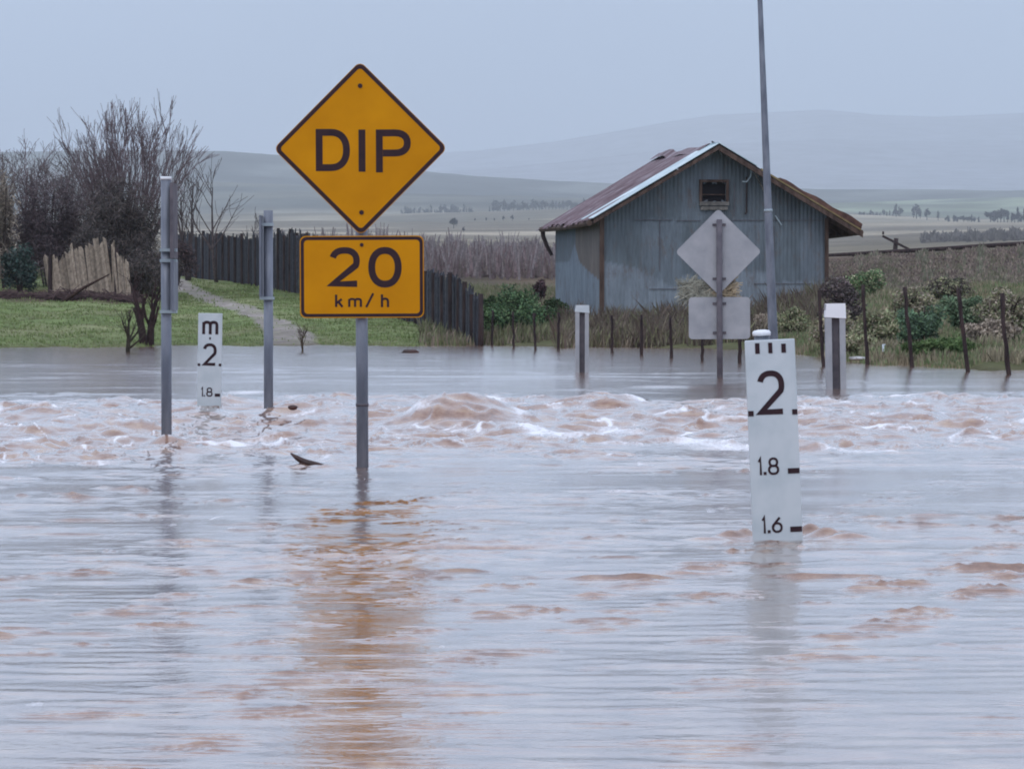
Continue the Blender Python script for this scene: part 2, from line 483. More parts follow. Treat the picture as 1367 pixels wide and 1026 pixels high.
# fields as broad strips
# gravel path on the lawn: from the water's edge winding back
def path_c(Y): return np.interp(Y, [55, 58, 61, 64, 68, 73, 78, 84, 92, 100], [400, 394, 386, 374, 355, 328, 302, 272, 240, 215])
def path_w(Y): return np.interp(Y, [55, 58, 61, 64, 68, 73, 78, 84, 92, 100], [40, 38, 34, 28, 24, 22, 22, 24, 26, 26])
pw = 1 - sstep(0.75, 1.1, np.abs(PXg - path_c(Yg) + 3 * nz) / path_w(Yg))
pw *= sstep(54, 56, Yg) * (1 - sstep(104, 114, Yg))
C = mixc(C, (0.30, 0.27, 0.245), pw * (1 - 0.35 * np.clip(vnoise(Xg, Yg, 33, 10, .5, 3) * .5 + .3, 0, 1)))
# bare soil margin below the lawn's upper edge
sm = sstep(72.5, 74, Yg) * (1 - sstep(80, 84, Yg)) * (1 - sstep(150, 220, PXg))
C = mixc(C, (0.075, 0.045, 0.04), sm)
we = np.exp(-np.abs(Zg - FARW) / 0.03) * (Yg < 70)
C = mixc(C, (0.10, 0.08, 0.05), np.clip(we, 0, 1) * 0.7)
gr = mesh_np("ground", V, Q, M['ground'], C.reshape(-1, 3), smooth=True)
tag(gr, "grassy bank, gravel path, brown fields and hazy hills", None, None, "structure")

# ------------------------------------------------------------------ flood water
def rng(seed): return np.random.RandomState(seed)

def wave_sum(X, Y, dY, n, lmin, lmax, spread, seed, slope, filt=2.2):
    """sum of n sine trains, rms slope `slope`; trains finer than the grid fade out"""
    rs = rng(seed); out = np.zeros(X.shape, np.float32)
    c = slope / (2 * math.pi) * math.sqrt(2.0 / n)
    for _ in range(n):
        l = math.exp(rs.uniform(math.log(lmin), math.log(lmax)))
        th = rs.normal(0, spread); k = 2 * math.pi / l; ph = rs.uniform(0, 6.283)
        w = np.clip(l / max(abs(math.cos(th)), 0.15) / (dY * filt) - 0.6, 0, 1)
        out += (c * l) * w * np.sin((k * math.sin(th)) * X + (k * math.cos(th)) * Y + ph)
    return out

ysr = np.concatenate([np.arange(1750, 1060, -8.0), np.arange(1060, 640, -0.42), np.arange(640, 505, -0.3), np.arange(505, 461, -0.5)])
Yr = (CAMZ - 0.0) * F / (ysr - 400.0)
Yr = np.concatenate([Yr, np.linspace(Yr[-1] + 0.5, 90, 30)])
pxr = np.concatenate([np.linspace(-2600, -140, 120), np.arange(-138, 1506, 1.75), np.linspace(1510, 3900, 120)])
PXw, Yw = np.meshgrid(pxr.astype(np.float32), Yr.astype(np.float32))
Xw = (PXw - 683.5) / F * Yw
dY = np.gradient(Yr).astype(np.float32)[:, None] * np.ones_like(Xw)
lowx = 1.6 * vnoise(Xw, Yw * 0.6, 41, 8, 1.0, 5).astype(np.float32)
Yp = Yw - 0.55 * np.clip(Xw, -3.5, 3.5) + 0.35 * lowx
E = sstep(18.6, 21.0, Yp) * (1 - sstep(25.6, 27.6, Yw + 0.35 * lowx))     # rapids over the drowned road
E = E.astype(np.float32)
Z = 0.12 * sstep(20.5, 27.5, Yw)
near_env = 0.22 + 0.78 * sstep(9.0, 12.5, Yw) * (1 - 0.80 * sstep(25.0, 28.5, Yw))
patch = np.clip(0.60 + 0.60 * vnoise(Xw * 0.7, Yw * 0.5, 42, 8, 0.8, 4), 0.08, 2.0).astype(np.float32)
Z = Z + near_env * patch * wave_sum(Xw, Yw, dY, 46, 0.16, 0.75, 0.55, 43, 0.036)
Z = Z + near_env * 0.6 * wave_sum(Xw, Yw, dY, 24, 0.7, 2.4, 0.5, 44, 0.020)
Z = Z + near_env * patch * wave_sum(Xw, Yw, dY, 26, 0.06, 0.17, 0.8, 45, 0.040)
Z = Z + (1 - sstep(11, 16, Yw)) * (0.6 + 0.4 * patch) * wave_sum(Xw, Yw, dY, 16, 0.12, 0.42, 0.34, 46, 0.024)
# sharp little ridges running across the view, in drifting patches
def ridges(seed, lmin, lmax, k, xs, ys_, n=14):
    n_ = vnoise(Xw * xs, Yw * ys_, seed, n, lmin, lmax).astype(np.float32)
    return np.clip(1 - np.abs(n_) * k, 0, 1) ** 1.5
def patches(seed, lmin, lmax, off, xs=0.5, ys_=0.8):
    return np.clip(vnoise(Xw * xs, Yw * ys_, seed, 9, lmin, lmax) + off, 0, 1.3).astype(np.float32)
stm = patches(48, 1.2, 4, -0.15)
Z = Z + 0.010 * ridges(47, 0.16, 0.45, 2.8, 0.25, 0.9) * stm * patches(147, .2, .7, -.1, .6, .6) * sstep(8.6, 10.5, Yw) * (1 - sstep(24, 27, Yw))
Z = Z + 0.0055 * (ridges(57, 0.07, 0.20, 2.4, 0.13, 1.0) + 0.8 * ridges(257, 0.12, 0.3, 2.6, 0.16, 1.0)) * (patches(157, .12, .5, -.38, .5, .6) * (0.4 + 0.6 * sstep(8.0, 9.6, Yw)) + 0.9 * patches(159, .12, .5, -.1, .4, .6) * np.exp(-((Xw + 0.4 + 0.0 * Yw) / 0.35) ** 2)) * (1 - sstep(15, 19, Yw))
Z = Z + 0.007 * ridges(65, 0.9, 2.5, 2.0, 0.35, 0.5) * patches(66, 1.5, 5, 0.0, .4, .4) * sstep(26, 30, Yw)
# rapids
big = patches(58, 0.7, 2.0, 0.1, 1.0, 0.7)
rg1 = ridges(51, 0.8, 2.2, 1.5, 1.0, 0.8)
rg2 = ridges(52, 0.35, 0.9, 1.8, 0.9, 0.6)
rg3 = ridges(59, 0.15, 0.4, 1.8, 0.9, 0.5)
chop = wave_sum(Xw, Yw, dY, 40, 0.12, 0.55, 0.9, 53, 0.10, 1.3)
dome = np.clip(vnoise(Xw * 0.9, Yw * 0.9, 58, 14, 0.5, 1.5) - 0.35, 0, 2).astype(np.float32)
dome2 = np.clip(vnoise(Xw * 0.8, Yw * 0.9, 158, 14, 0.22, 0.6) - 0.6, 0, 2).astype(np.float32)
chop = chop + wave_sum(Xw, Yw, dY, 30, 0.07, 0.2, 1.0, 153, 0.12, 1.1)
Z = Z + E * (0.014 * dome + 0.015 * dome2 + 0.018 * rg1 * big + 0.018 * rg2 * patches(151, .4, 1.2, .1, 1, .6) + 0.012 * rg3 * patches(152, .3, .9, .1, 1, .6) + chop)
foam = E * (1.3 * rg2 * patches(60, 0.35, 1.1, -0.55, 1.0, 0.5) + 1.2 * rg3 * patches(61, 0.2, 0.7, -0.5, 1.0, 0.4) + 1.0 * rg1 * patches(62, 0.4, 1.4, -0.6, 1.0, 0.5))
foam = foam + (1 - E) * 0.9 * ridges(63, .1, .4, 2.0, 1, .5) * patches(64, .25, .6, -1.35, 1, .5) * sstep(11, 14, Yw) * (1 - sstep(21, 24, Yw))

def humpw(px, py, rx, ry, amp, lvl=0.0, fo=0.0, skew=0.0):
    """a swelling of the surface at a photographed place; rx, ry in metres"""
    global Z, foam
    Y0 = (CAMZ - lvl) * F / (py - 400.0); X0 = (px - 683.5) / F * Y0
    dx = (Xw - X0) / rx; dy = (Yw - Y0 + skew * (Xw - X0)) / ry
    near_side = dy < 0
    g = np.exp(-(dx ** 2 + np.where(near_side, (dy * 1.9) ** 2, dy ** 2)))
    Z = Z + amp * g
    if fo: foam = foam + fo * g
def foamw(px, py, wpx, hpx, amp, lvl=0.06):
    global foam
    Y0 = (CAMZ - lvl) * F / (py - 400.0); X0 = (px - 683.5) / F * Y0
    ry = hpx * Y0 * Y0 / (F * (CAMZ - lvl)); rx = wpx / F * Y0
    foam = foam + amp * np.exp(-(((Xw - X0) / rx) ** 2 + ((Yw - Y0) / ry) ** 2))
# the big brown standing wave mid-channel with its white trailing edge
humpw(622, 560, 0.30, 0.75, 0.18, 0.07)
humpw(575, 562, 0.16, 0.8, 0.05, 0.07)
humpw(690, 572, 0.20, 0.6, 0.05, 0.05, 0.1)
humpw(275, 555, 0.14, 0.45, 0.06, 0.07, 0.25)
humpw(640, 548, 0.08, 0.5, 0.03, 0.08, 0.7)
humpw(900, 560, 0.30, 0.8, 0.05, 0.06)
humpw(1000, 556, 0.22, 0.7, 0.045, 0.06)
humpw(1100, 560, 0.30, 0.8, 0.05, 0.06)
humpw(120, 565, 0.35, 0.8, 0.05, 0.06)
humpw(40, 560, 0.30, 0.8, 0.05, 0.06)
humpw(440, 552, 0.30, 0.7, 0.04, 0.06)
humpw(230, 600, 0.22, 0.5, 0.035, 0.03)
humpw(800, 548, 0.25, 0.6, 0.045, 0.06)
for a in [(330, 534, 40, 4, 1.2), (210, 545, 30, 3, .5), (760, 573, 60, 4, 1.2), (815, 568, 26, 4, 1.0), (930, 578, 48, 5, 1.3), (985, 584, 45, 3, 1.0),
          (660, 545, 30, 4, .9), (645, 543, 20, 2.5, 1.5), (664, 549, 14, 2.5, 1.3), (680, 555, 12, 2.5, 1.3), (694, 562, 12, 2.5, 1.3), (707, 570, 12, 2.5, 1.3), (1085, 556, 34, 4, .9), (1130, 548, 20, 3, .7), (880, 526, 60, 2.5, .9), (110, 590, 34, 3, .7),
          (36, 592, 24, 3, .7), (360, 575, 26, 3, .8), (430, 581, 20, 3, .7), (500, 584, 20, 3, .6), (830, 637, 26, 3, .7), (885, 640, 26, 3, .9),
          (950, 662, 12, 3, .8), (625, 575, 40, 2.5, .5), (230, 679, 8, 3, .8), (146, 709, 14, 3, .7), (308, 684, 9, 3, .8), (48, 902, 16, 4, .9),
          (590, 829, 7, 3, .7), (915, 996, 9, 3, .8), (395, 540, 24, 3, .7), (540, 535, 30, 3, .5), (1180, 565, 40, 3, .6), (1290, 575, 40, 3, .6),
          (25, 548, 30, 4, .6), (1250, 552, 30, 3, .5), (434, 597, 8, 4, 1.1), (357, 552, 8, 3, 1.0), (770, 638, 20, 2.5, .5), (640, 690, 10, 2, .5), (700, 720, 10, 2, .4)]:
    foamw(*a)
# piled-up water round the things that stand in the current
humpw(1082, 712, 0.050, 0.07, 0.042, 0.0)
humpw(1104, 715, 0.060, 0.07, 0.034, 0.0)
humpw(1134, 718, 0.080, 0.07, 0.022, 0.0)
humpw(996, 715, 0.035, 0.06, 0.028, 0.0)
humpw(975, 716, 0.050, 0.06, 0.026, 0.0)
humpw(945, 719, 0.080, 0.07, 0.012, 0.0)
humpw(1040, 724, 0.10, 0.06, 0.006, 0.0)
humpw(1180, 722, 0.13, 0.08, 0.008, 0.0)
humpw(1280, 720, 0.11, 0.07, 0.009, 0.0)
humpw(1265, 861, 0.03, 0.05, 0.006, 0.0)
humpw(515, 623, 0.07, 0.13, 0.018, 0.0)
humpw(548, 624, 0.08, 0.13, 0.022, 0.0)
humpw(450, 626, 0.10, 0.12, 0.014, 0.0)
humpw(222, 590, 0.10, 0.25, 0.03, 0.02, 0.2)
Z = Z.astype(np.float32)
foam = np.clip(foam, 0, 2.2).astype(np.float32)
rough = (0.095 + 0.03 * sstep(9, 14, Yw) + 0.02 * sstep(24, 32, Yw) - 0.06 * E).astype(np.float32)
Vw = np.stack([Xw, Yw, Z], -1).reshape(-1, 3)
nr, nc = Xw.shape
idx = np.arange(nr * nc, dtype=np.int32).reshape(nr, nc)
Qw = np.stack([idx[:-1, :-1], idx[:-1, 1:], idx[1:, 1:], idx[1:, :-1]], -1).reshape(-1, 4)
wat = mesh_np("water", Vw, Qw, M['water'], None, smooth=True, attrs={"foam": foam.ravel(), "rough": rough.ravel()})
tag(wat, "brown flood water with rapids over the drowned road", None, None, "structure")
print("water verts", len(Vw))

# ------------------------------------------------------------------ haze
M['haze'] = bpy.data.materials.new("haze"); M['haze'].use_nodes = True
_n = M['haze'].node_tree; _n.nodes.clear()
_o = _n.nodes.new("ShaderNodeOutputMaterial"); _v = _n.nodes.new("ShaderNodeVolumePrincipled")
_v.inputs['Color'].default_value = (0.86, 0.94, 1.0, 1)
_v.inputs['Density'].default_value = 0.00019
_v.inputs['Anisotropy'].default_value = 0.0
_n.links.new(_v.outputs[0], _o.inputs['Volume'])
hz = MB(); hz.box((0, 6900, 300), (16000, 14000, 620))
hzo = hz.build("haze", M['haze'])
tag(hzo, "thin rainy haze over the valley", None, None, "stuff")

# ------------------------------------------------------------------ lettering
def sup(cx, cz, rx, rz, a0, a1, n=20, e=2.3):
    out = []
    for i in range(n + 1):
        t = math.radians(a0 + (a1 - a0) * i / n); c, s_ = math.cos(t), math.sin(t)
        out.append((cx + rx * math.copysign(abs(c) ** (2 / e), c), cz + rz * math.copysign(abs(s_) ** (2 / e), s_)))
    return out
def glyph(ch):
    """centre lines in a unit box; closed loops repeat their first point"""
    if ch == 'D': return [[(0, .5), (0, 1), (.42, 1)] + sup(.42, .5, .58, .5, 90, -90, 16) + [(.42, 0), (0, 0), (0, .5)]]
    if ch == 'I': return [[(.5, 0), (.5, 1)]]
    if ch == 'P': return [[(0, 0), (0, 1), (.55, 1)] + sup(.55, .72, .45, .28, 90, -90, 12) + [(.55, .44), (.126, .44)]]
    if ch == '2': return [sup(.5, .69, .48, .31, 165, -25, 18) + [(.80, .46), (.04, 0), (1, 0)]]
    if ch == '0': return [sup(.5, .5, .5, .5, 90, 450, 32, 2.2)]
    if ch == '8': return [sup(.5, .75, .42, .25, 90, 450, 20), sup(.5, .25, .5, .27, 90, 450, 20)]
    if ch == '6': return [sup(.5, .3, .5, .3, 120, 480, 20), [(.82, 1), (.5, .78), (.18, .55), (.03, .36)]]
    if ch == '1': return [[(.35, .82), (.7, 1), (.7, 0)]]
    if ch == '.': return [[(.5, 0), (.5, .02)]]
    if ch == 'k': return [[(0, 0), (0, 1)], [(.85, .66), (.05, .26)], [(.32, .42), (.95, 0)]]
    if ch == 'm': return [[(0, 0), (0, 1)], [(0, .7)] + sup(.25, .7, .25, .3, 170, 0, 10) + [(.5, 0)], [(.5, .7)] + sup(.75, .7, .25, .3, 170, 0, 10) + [(1, 0)]]
    if ch == 'h': return [[(0, 0), (0, 1)], [(0, .4)] + sup(.45, .42, .45, .28, 170, 0, 10) + [(.9, 0)]]
    if ch == '/': return [[(0, 0), (1, 1)]]
def ribbon(mb, pts, w, y, k=0):
    n = len(pts); P = [Vector((p[0], p[1])) for p in pts]
    L, R = [], []
    for i in range(n):
        d0 = (P[i] - P[i - 1]) if i > 0 else (P[1] - P[0])
        d1 = (P[i + 1] - P[i]) if i < n - 1 else d0
        if (P[0] - P[-1]).length < 1e-7 and i in (0, n - 1):
            d0 = P[-1] - P[-2]; d1 = P[1] - P[0]
        if d0.length < 1e-9: d0 = d1
        if d1.length < 1e-9: d1 = d0
        d0 = d0.normalized(); d1 = d1.normalized()
        n0 = Vector((-d0.y, d0.x)); n1 = Vector((-d1.y, d1.x)); m = (n0 + n1)
        if m.length < 1e-6: m = n0
        m.normalize(); c = max(m.dot(n0), 0.45)
        L.append(P[i] + m * (w / 2 / c)); R.append(P[i] - m * (w / 2 / c))
    yy = y - 0.0004 * k
    vs = [(p.x, yy, p.y) for p in L] + [(p.x, yy, p.y) for p in R]
    mb.add(vs, [(i, i + 1, n + i + 1, n + i) for i in range(n - 1)])
def letter(mb, ch, x0, z0, w, h, t, y):
    """letter whose outer box is x0..x0+w, z0..z0+h, stroke t"""
    iw, ih = max(w - t, 0.0), h - t
    for k, pl in enumerate(glyph(ch)):
        ex = 0
        pts = [(x0 + t / 2 + p[0] * iw, z0 + t / 2 + p[1] * ih) for p in pl]
        if ch in 'DI' or ch in 'Pkmh1':
            # square ends reach the box
            pts = [(px_, (z0 if abs(p[1]) < 1e-6 and len(pl) < 30 and ch in 'IPkmh1' else (z0 + h if abs(p[1] - 1) < 1e-6 and ch in 'Ik1h' else pz_))) for (px_, pz_), p in zip(pts, pl)]
        if ch == '.':
            pts = [(x0 + w / 2, z0), (x0 + w / 2, z0 + t)]
        ribbon(mb, pts, t, y, k)
def rounded(pts, r, n=6):
    """round the corners of a polygon (list of (x,z))"""
    out = []; m = len(pts)
    for i in range(m):
        p = Vector(pts[i]); a = (Vector(pts[i - 1]) - p).normalized(); b = (Vector(pts[(i + 1) % m]) - p).normalized()
        ang = a.angle(b); d = r / math.tan(ang / 2)
        s_, e_ = p + a * d, p + b * d
        c = p + (a + b).normalized() * (r / math.sin(ang / 2))
        v0, v1 = s_ - c, e_ - c
        t0 = math.atan2(v0.y, v0.x); t1 = math.atan2(v1.y, v1.x); dt = (t1 - t0 + math.pi) % (2 * math.pi) - math.pi
        for k in range(n + 1):
            t = t0 + dt * k / n
            out.append((c.x + r * math.cos(t), c.y + r * math.sin(t)))
    return out
def ring(mb, outer, inner, y):
    n = len(outer)
    mb.add([(x, y, z) for x, z in outer] + [(x, y, z) for x, z in inner], [(i, (i + 1) % n, n + (i + 1) % n, n + i) for i in range(n)])
def diamond(r): return [(-r, 0), (0, -r), (r, 0), (0, r)]
def rect(w, h): return [(-w / 2, -h / 2), (w / 2, -h / 2), (w / 2, h / 2), (-w / 2, h / 2)]

# ------------------------------------------------------------------ the DIP sign
def bolt(mb, x, z, y, r):
    mb.tube([(x, y, z), (x, y - 0.004, z)], r, 8)
sY = CAMZ * F / (623 - 400.0); s = F / sY
def L(px, py, cx, cy): return ((px - cx) / s, (cy - py) / s)
base = PT(484, 623, sY)
root = empty("road_sign", (base.x, base.y, 0), (0, math.radians(-0.25), 0),
             "yellow diamond DIP sign above a 20 km/h plate on a grey pole", "road sign")
mb = MB(); mb.tube([(0, 0, -0.9), (0, 0, (623 - 118) / s)], 8.0 / s, 16)
mb.build("pole", M['galv'], root, True)
mb = MB(); mb.tube([(0, 0, (623 - 542) / s), (0, 0, (623 - 538) / s)], 8.7 / s, 16)
mb.build("band", M['dark_recess'], root, True)
zc = (623 - 199) / s
d_o = rounded(diamond(116 / s), 9 / s); yf = -0.050
mb = MB(); mb.prism([(x, z + zc) for x, z in d_o], yf, yf + 0.003)
pl = mb.build("diamond_plate", M['yellow'], root)
mb = MB(); ring(mb, [(x, z + zc) for x, z in rounded(diamond(115.0 / s), 8.5 / s)], [(x, z + zc) for x, z in rounded(diamond(107.6 / s), 5 / s)], yf - 0.0008)
mb.build("border", M['ink'], pl)
t = 9.2 / s
for ch, x0, x1, y0, y1 in (('D', 424.5, 470, 173, 229), ('I', 480.5, 491.5, 174, 230), ('P', 504.5, 551, 174, 231)):
    mb = MB(); letter(mb, ch, (x0 - 484) / s, (623 - y1) / s, (x1 - x0) / s, (y1 - y0) / s, t, yf - 0.0010)
    mb.build("letter", M['ink'], pl)
for by in (116, 284):
    mb = MB(); bolt(mb, (0 if by < 200 else 1) / s, (623 - by) / s, yf, 3.2 / s); mb.build("bolt", M['ink'], pl)
zp = (623 - 369.5) / s
mb = MB(); mb.prism([(x + 1 / s, z + zp) for x, z in rounded(rect(165 / s, 109 / s), 8 / s)], yf, yf + 0.003)
pl2 = mb.build("speed_plate", M['yellow'], root)
mb = MB(); ring(mb, [(x + 1 / s, z + zp) for x, z in rounded(rect(162.5 / s, 106.5 / s), 7.5 / s)], [(x + 1 / s, z + zp) for x, z in rounded(rect(154 / s, 98 / s), 5 / s)], yf - 0.0008)
mb.build("border", M['ink'], pl2)
for ch, x0, x1, y0, y1, tt in (('2', 441, 483, 330, 383, 8.6), ('0', 493.5, 538, 330, 384, 9.2), ('k', 449, 461, 393, 409.5, 3.1), ('m', 466.5, 485, 397.5, 409.5, 3.0),
                               ('/', 489, 501.5, 390, 411.5, 3.0), ('h', 510, 522, 393, 410, 3.1)):
    mb = MB(); letter(mb, ch, (x0 - 484) / s, (623 - y1) / s, (x1 - x0) / s, (y1 - y0) / s, tt / s, yf - 0.0010)
    mb.build("numeral" if ch in '20' else "letter", M['ink'], pl2)
mb = MB(); bolt(mb, 1 / s, (623 - 327) / s, yf, 2.6 / s); mb.build("bolt", M['ink'], pl2)
for by in (150, 262, 336, 405):
    mb = MB(); z0 = (623 - by) / s
    mb.box((0, -0.039, z0), (0.16, 0.014, 0.03)); mb.tube([(0, 0, z0 - 0.012), (0, 0, z0 + 0.012)], 9.4 / s, 14)
    mb.build("bracket", M['galv'], root)

# ------------------------------------------------------------------ depth gauges
def gauge(px, py, ptop, wid, lvl, lean, label, glyphs, bars, extra=None, cap=False):
    Y0 = (CAMZ - lvl) * F / (py - 400.0); sc = F / Y0
    b0 = PT(px, py, Y0)
    r = empty("depth_gauge", (b0.x, b0.y, lvl), (0, math.radians(lean), 0), label, "depth gauge", "flood depth gauges")
    H = (py - ptop) / sc; w = wid / sc
    mb = MB(); mb.prism([(-w / 2, -0.7), (w / 2, -0.7), (w / 2, H), (-w / 2, H)], 0.0, 0.022)
    bd = mb.build("board", M['white'], r)
    bv = bd.modifiers.new("edge", 'BEVEL'); bv.width = 0.003; bv.segments = 2
    for ch, x0, x1, y0, y1, tt in glyphs:
        mb = MB(); letter(mb, ch, x0 / sc, (py - y1) / sc, (x1 - x0) / sc, (y1 - y0) / sc, tt / sc, -0.0015)
        mb.build("letter" if ch == 'm' else ("decimal_point" if ch == '.' else "numeral"), M['ink'], bd)
    for x0, x1, y0, y1 in bars:
        mb = MB(); mb.box(((x0 + x1) / 2 / sc, -0.0012, (py - (y0 + y1) / 2) / sc), ((x1 - x0) / sc, 0.0016, (y1 - y0) / sc))
        mb.build("graduation_mark", M['ink'], bd)
    mb = MB(); top = H + (10 / sc if cap else -0.02)
    mb.tube([(-9 / sc if cap else 0, 0.062, -0.8), (-9 / sc if cap else 0, 0.062, top)], 0.026, 14); mb.build("post", M['galv'], r, True)
    if cap:
        mb = MB(); x = -9 / sc
        mb.tube([(x, 0.062, top - 0.012), (x, 0.062, top), (x, 0.062, top + 0.006), (x, 0.062, top + 0.009)], [0.031, 0.032, 0.027, 0.012], 18); mb.build("cap", M['white_cap'], r, True)
    for zb in (0.25, 0.7):
        if zb < H / 1.0:
            mb = MB(); mb.box((-9 / sc if cap else 0, 0.029, H * zb), (0.11, 0.014, 0.03)); mb.build("bracket", M['galv'], r)
    return r
gauge(1038.5, 719, 453, 66.5, 0.0, -2.45, "large white flood depth gauge reading 1.6, 1.8 and 2 beside the lamp pole",
      [('2', -20, 17.5, 494, 553, 7.6), ('1', -25.5, -15.5, 610.5, 633, 3.0), ('.', -16, -11, 610, 633, 4.0), ('8', -9.5, 5.5, 610, 633, 3.0),
       ('1', -23.5, -13.5, 689, 711, 3.0), ('.', -13.5, -9, 689, 711, 4.0), ('6', -7.5, 7, 689, 711, 3.0)],
      [(-33, -25.5, 547, 554), (26, 33, 547, 554), (17, 32.5, 625.5, 632.5), (17, 32.8, 703.5, 710.5),
       (-20, -14, 457, 471), (-2.5, 3, 457, 471), (15, 21, 459, 471)], cap=True)
gauge(279, 545, 418, 32, 0.09, 0.9, "smaller far white flood depth gauge with black m above the 2",
      [('m', -10.5, 11, 428, 446, 3.9), ('2', -9.5, 9.5, 458, 488, 4.0), ('1', -12.5, -7, 517, 529, 1.7), ('.', -8, -5, 517, 529, 1.8), ('8', -4, 4.5, 517, 529, 1.7)],
      [(-16, -12.4, 485, 488.5), (12.2, 15.8, 485, 488.5), (7.5, 14.5, 525, 529), (-1, 1.2, 450, 453)])

# ------------------------------------------------------------------ steel poles on the left
def steel_pole(px, ytop, ybase, lvl, wpx, label, plates, bands, cap):
    Y0 = (CAMZ - lvl) * F / (ybase - 400.0); sc = F / Y0
    b0 = PT(px, ybase, Y0)
    r = empty("marker_pole", (b0.x, b0.y, lvl), (0, 0, 0), label, "pole", "steel sign poles standing in the flood")
    H = (ybase - ytop) / sc
    mb = MB(); mb.tube([(0, 0, -0.8), (0, 0, H)], wpx / 2 / sc, 14); mb.build("pole", M['galv'], r, True)
    for x0, x1, y0, y1, mt in plates:
        mb = MB(); mb.box(((x0 + x1) / 2 / sc, 0.012, (ybase - (y0 + y1) / 2) / sc), ((x1 - x0) / sc, 0.30, (y1 - y0) / sc), Matrix.Rotation(0.0, 4, 'Z'))
        mb.build("edge_on_plate", M[mt], r)
    for x0, x1, y0 in bands:
        mb = MB(); mb.box(((x0 + x1) / 2 / sc, -0.012, (ybase - y0) / sc), ((x1 - x0) / sc, 0.075, 4.0 / sc)); mb.build("clamp", M['galv_pale'], r)
    if cap:
        mb = MB(); mb.tube([(0, 0, H), (0, 0, H + 4 / sc)], wpx / 2 / sc * 1.08, 14); mb.build("cap", M['white_cap'], r, True)
steel_pole(222.3, 240, 581, 0.04, 14, "tall grey steel pole with white cap and edge-on plate, left of the small gauge",
           [(8, 12.2, 245, 345, 'dark_recess'), (8.5, 12.5, 347, 414, 'galv')], [(-7.5, 14.5, 334), (-7.5, 14.5, 348), (-7.5, 14.5, 416)], True)
steel_pole(358.5, 281, 550, 0.075, 12.5, "shorter grey steel pole with pale upper sleeve, right of the small gauge",
           [(-10.4, -8.0, 288, 396, 'galv')], [(-11, 8, 398), (-11, 7, 300)], False)

# back of the far sign
Yb = dist_for(504); sb = F / Yb; b0 = PT(961, 504, Yb)
r = empty("road_sign", (b0.x, b0.y, FARW), (0, math.radians(-0.3), 0), "back of a grey diamond road sign and plate in front of the shed", "road sign")
mb = MB(); mb.tube([(0, 0, -0.7), (0, 0, (504 - 293) / sb)], 4.0 / sb, 12); mb.build("pole", M['dark_recess'], r, True)
zc = (504 - 336) / sb
mb = MB(); mb.prism([(x - 1 / sb, z + zc) for x, z in rounded(diamond(57.5 / sb), 5 / sb)], 0.035, 0.039); mb.build("diamond_plate", M['alu'], r)
zc2 = (504 - 424.5) / sb
mb = MB(); mb.prism([(x, z + zc2) for x, z in rounded(rect(82 / sb, 56 / sb), 5 / sb)], 0.035, 0.039); mb.build("lower_plate", M['alu'], r)
for zz in (300, 372, 405, 444):
    mb = MB(); mb.box((0, 0.030, (504 - zz) / sb), (0.12, 0.010, 0.022)); mb.build("bracket", M['dark_recess'], r)
# wad of flood straw between the two plates
random.seed(5)
st_ = MB()
for i in range(900):
    x = random.uniform(-0.26, 0.19) ; z = random.uniform(-0.085, 0.085)
    if x * x / 0.075 + z * z / 0.012 > 1.15: continue
    a = random.gauss(0.2, 0.7); l = random.uniform(0.03, 0.11)
    g = random.random(); st_.col = (0.28 + .2 * g, 0.23 + .16 * g, 0.16 + .10 * g) if x > 0.02 else (0.24 + .12 * g, 0.24 + .11 * g, 0.20 + .08 * g)
    y = random.uniform(-0.02, 0.02)
    st_.tube([(x - l * math.cos(a), y, z - l * math.sin(a)), (x, y + random.uniform(-.01, .01), z + .006), (x + l * math.cos(a), y, z + l * math.sin(a))], 0.0035, 3)
pz = PT(950, 388, Yb + 0.075)
o = st_.build("straw_clump", M['bark']); o.location = pz
tag(o, "clump of pale flood straw caught between the plates of the grey sign", "straw clump")

# guide posts (white-capped steel channel)
def guide(px, ytop, ybase, wpx, label, cap, lean):
    Y0 = dist_for(ybase); sc = F / Y0; b0 = PT(px, ybase, Y0)
    r = empty("guide_post", (b0.x, b0.y, FARW), (0, math.radians(lean), 0), label, "guide post", "square guide posts in the slack water")
    H = (ybase - ytop) / sc; w = wpx / sc; d = w * 0.8; t = w * 0.30
    mb = MB()
    mb.box((-w / 2 + t / 2, 0, (H - .6) / 2), (t, d, H + .6)); mb.box((w / 2 - t / 2, 0, (H - .6) / 2), (t, d, H + .6))
    mb.build("post", M['alu'], r)
    mb = MB(); mb.box((0, d * 0.12, (H - .6) / 2 - 0.01), (w - 2 * t - 0.003, d * 0.5, H + .58)); mb.build("channel", M['dark_recess'], r)
    mb = MB(); h0, h1 = H - cap / sc, H + 0.006; e_ = 0.006
    x = w / 2 + e_; y = d / 2 + e_
    vs = [(-x, -y, h0 - .0), (x, -y, h0 - .012), (x, y, h0), (-x, y, h0), (-x + .012, -y, h1), (x - .004, -y, h1), (x - .004, y, h1), (-x + .012, y, h1)]
    mb.add(vs, [(0, 1, 5, 4), (1, 2, 6, 5), (2, 3, 7, 6), (3, 0, 4, 7), (4, 5, 6, 7), (3, 2, 1, 0)])
    mb.build("cap", M['white_cap'] if cap > 12 else M['white'], r)
guide(777, 408, 497, 18, "smaller dull guide post with dark centre strip, left of the grey sign back", 8, 0.0)
guide(1116, 406, 519, 26, "larger guide post with bright white cap, right of the depth gauge", 17, -1.0)

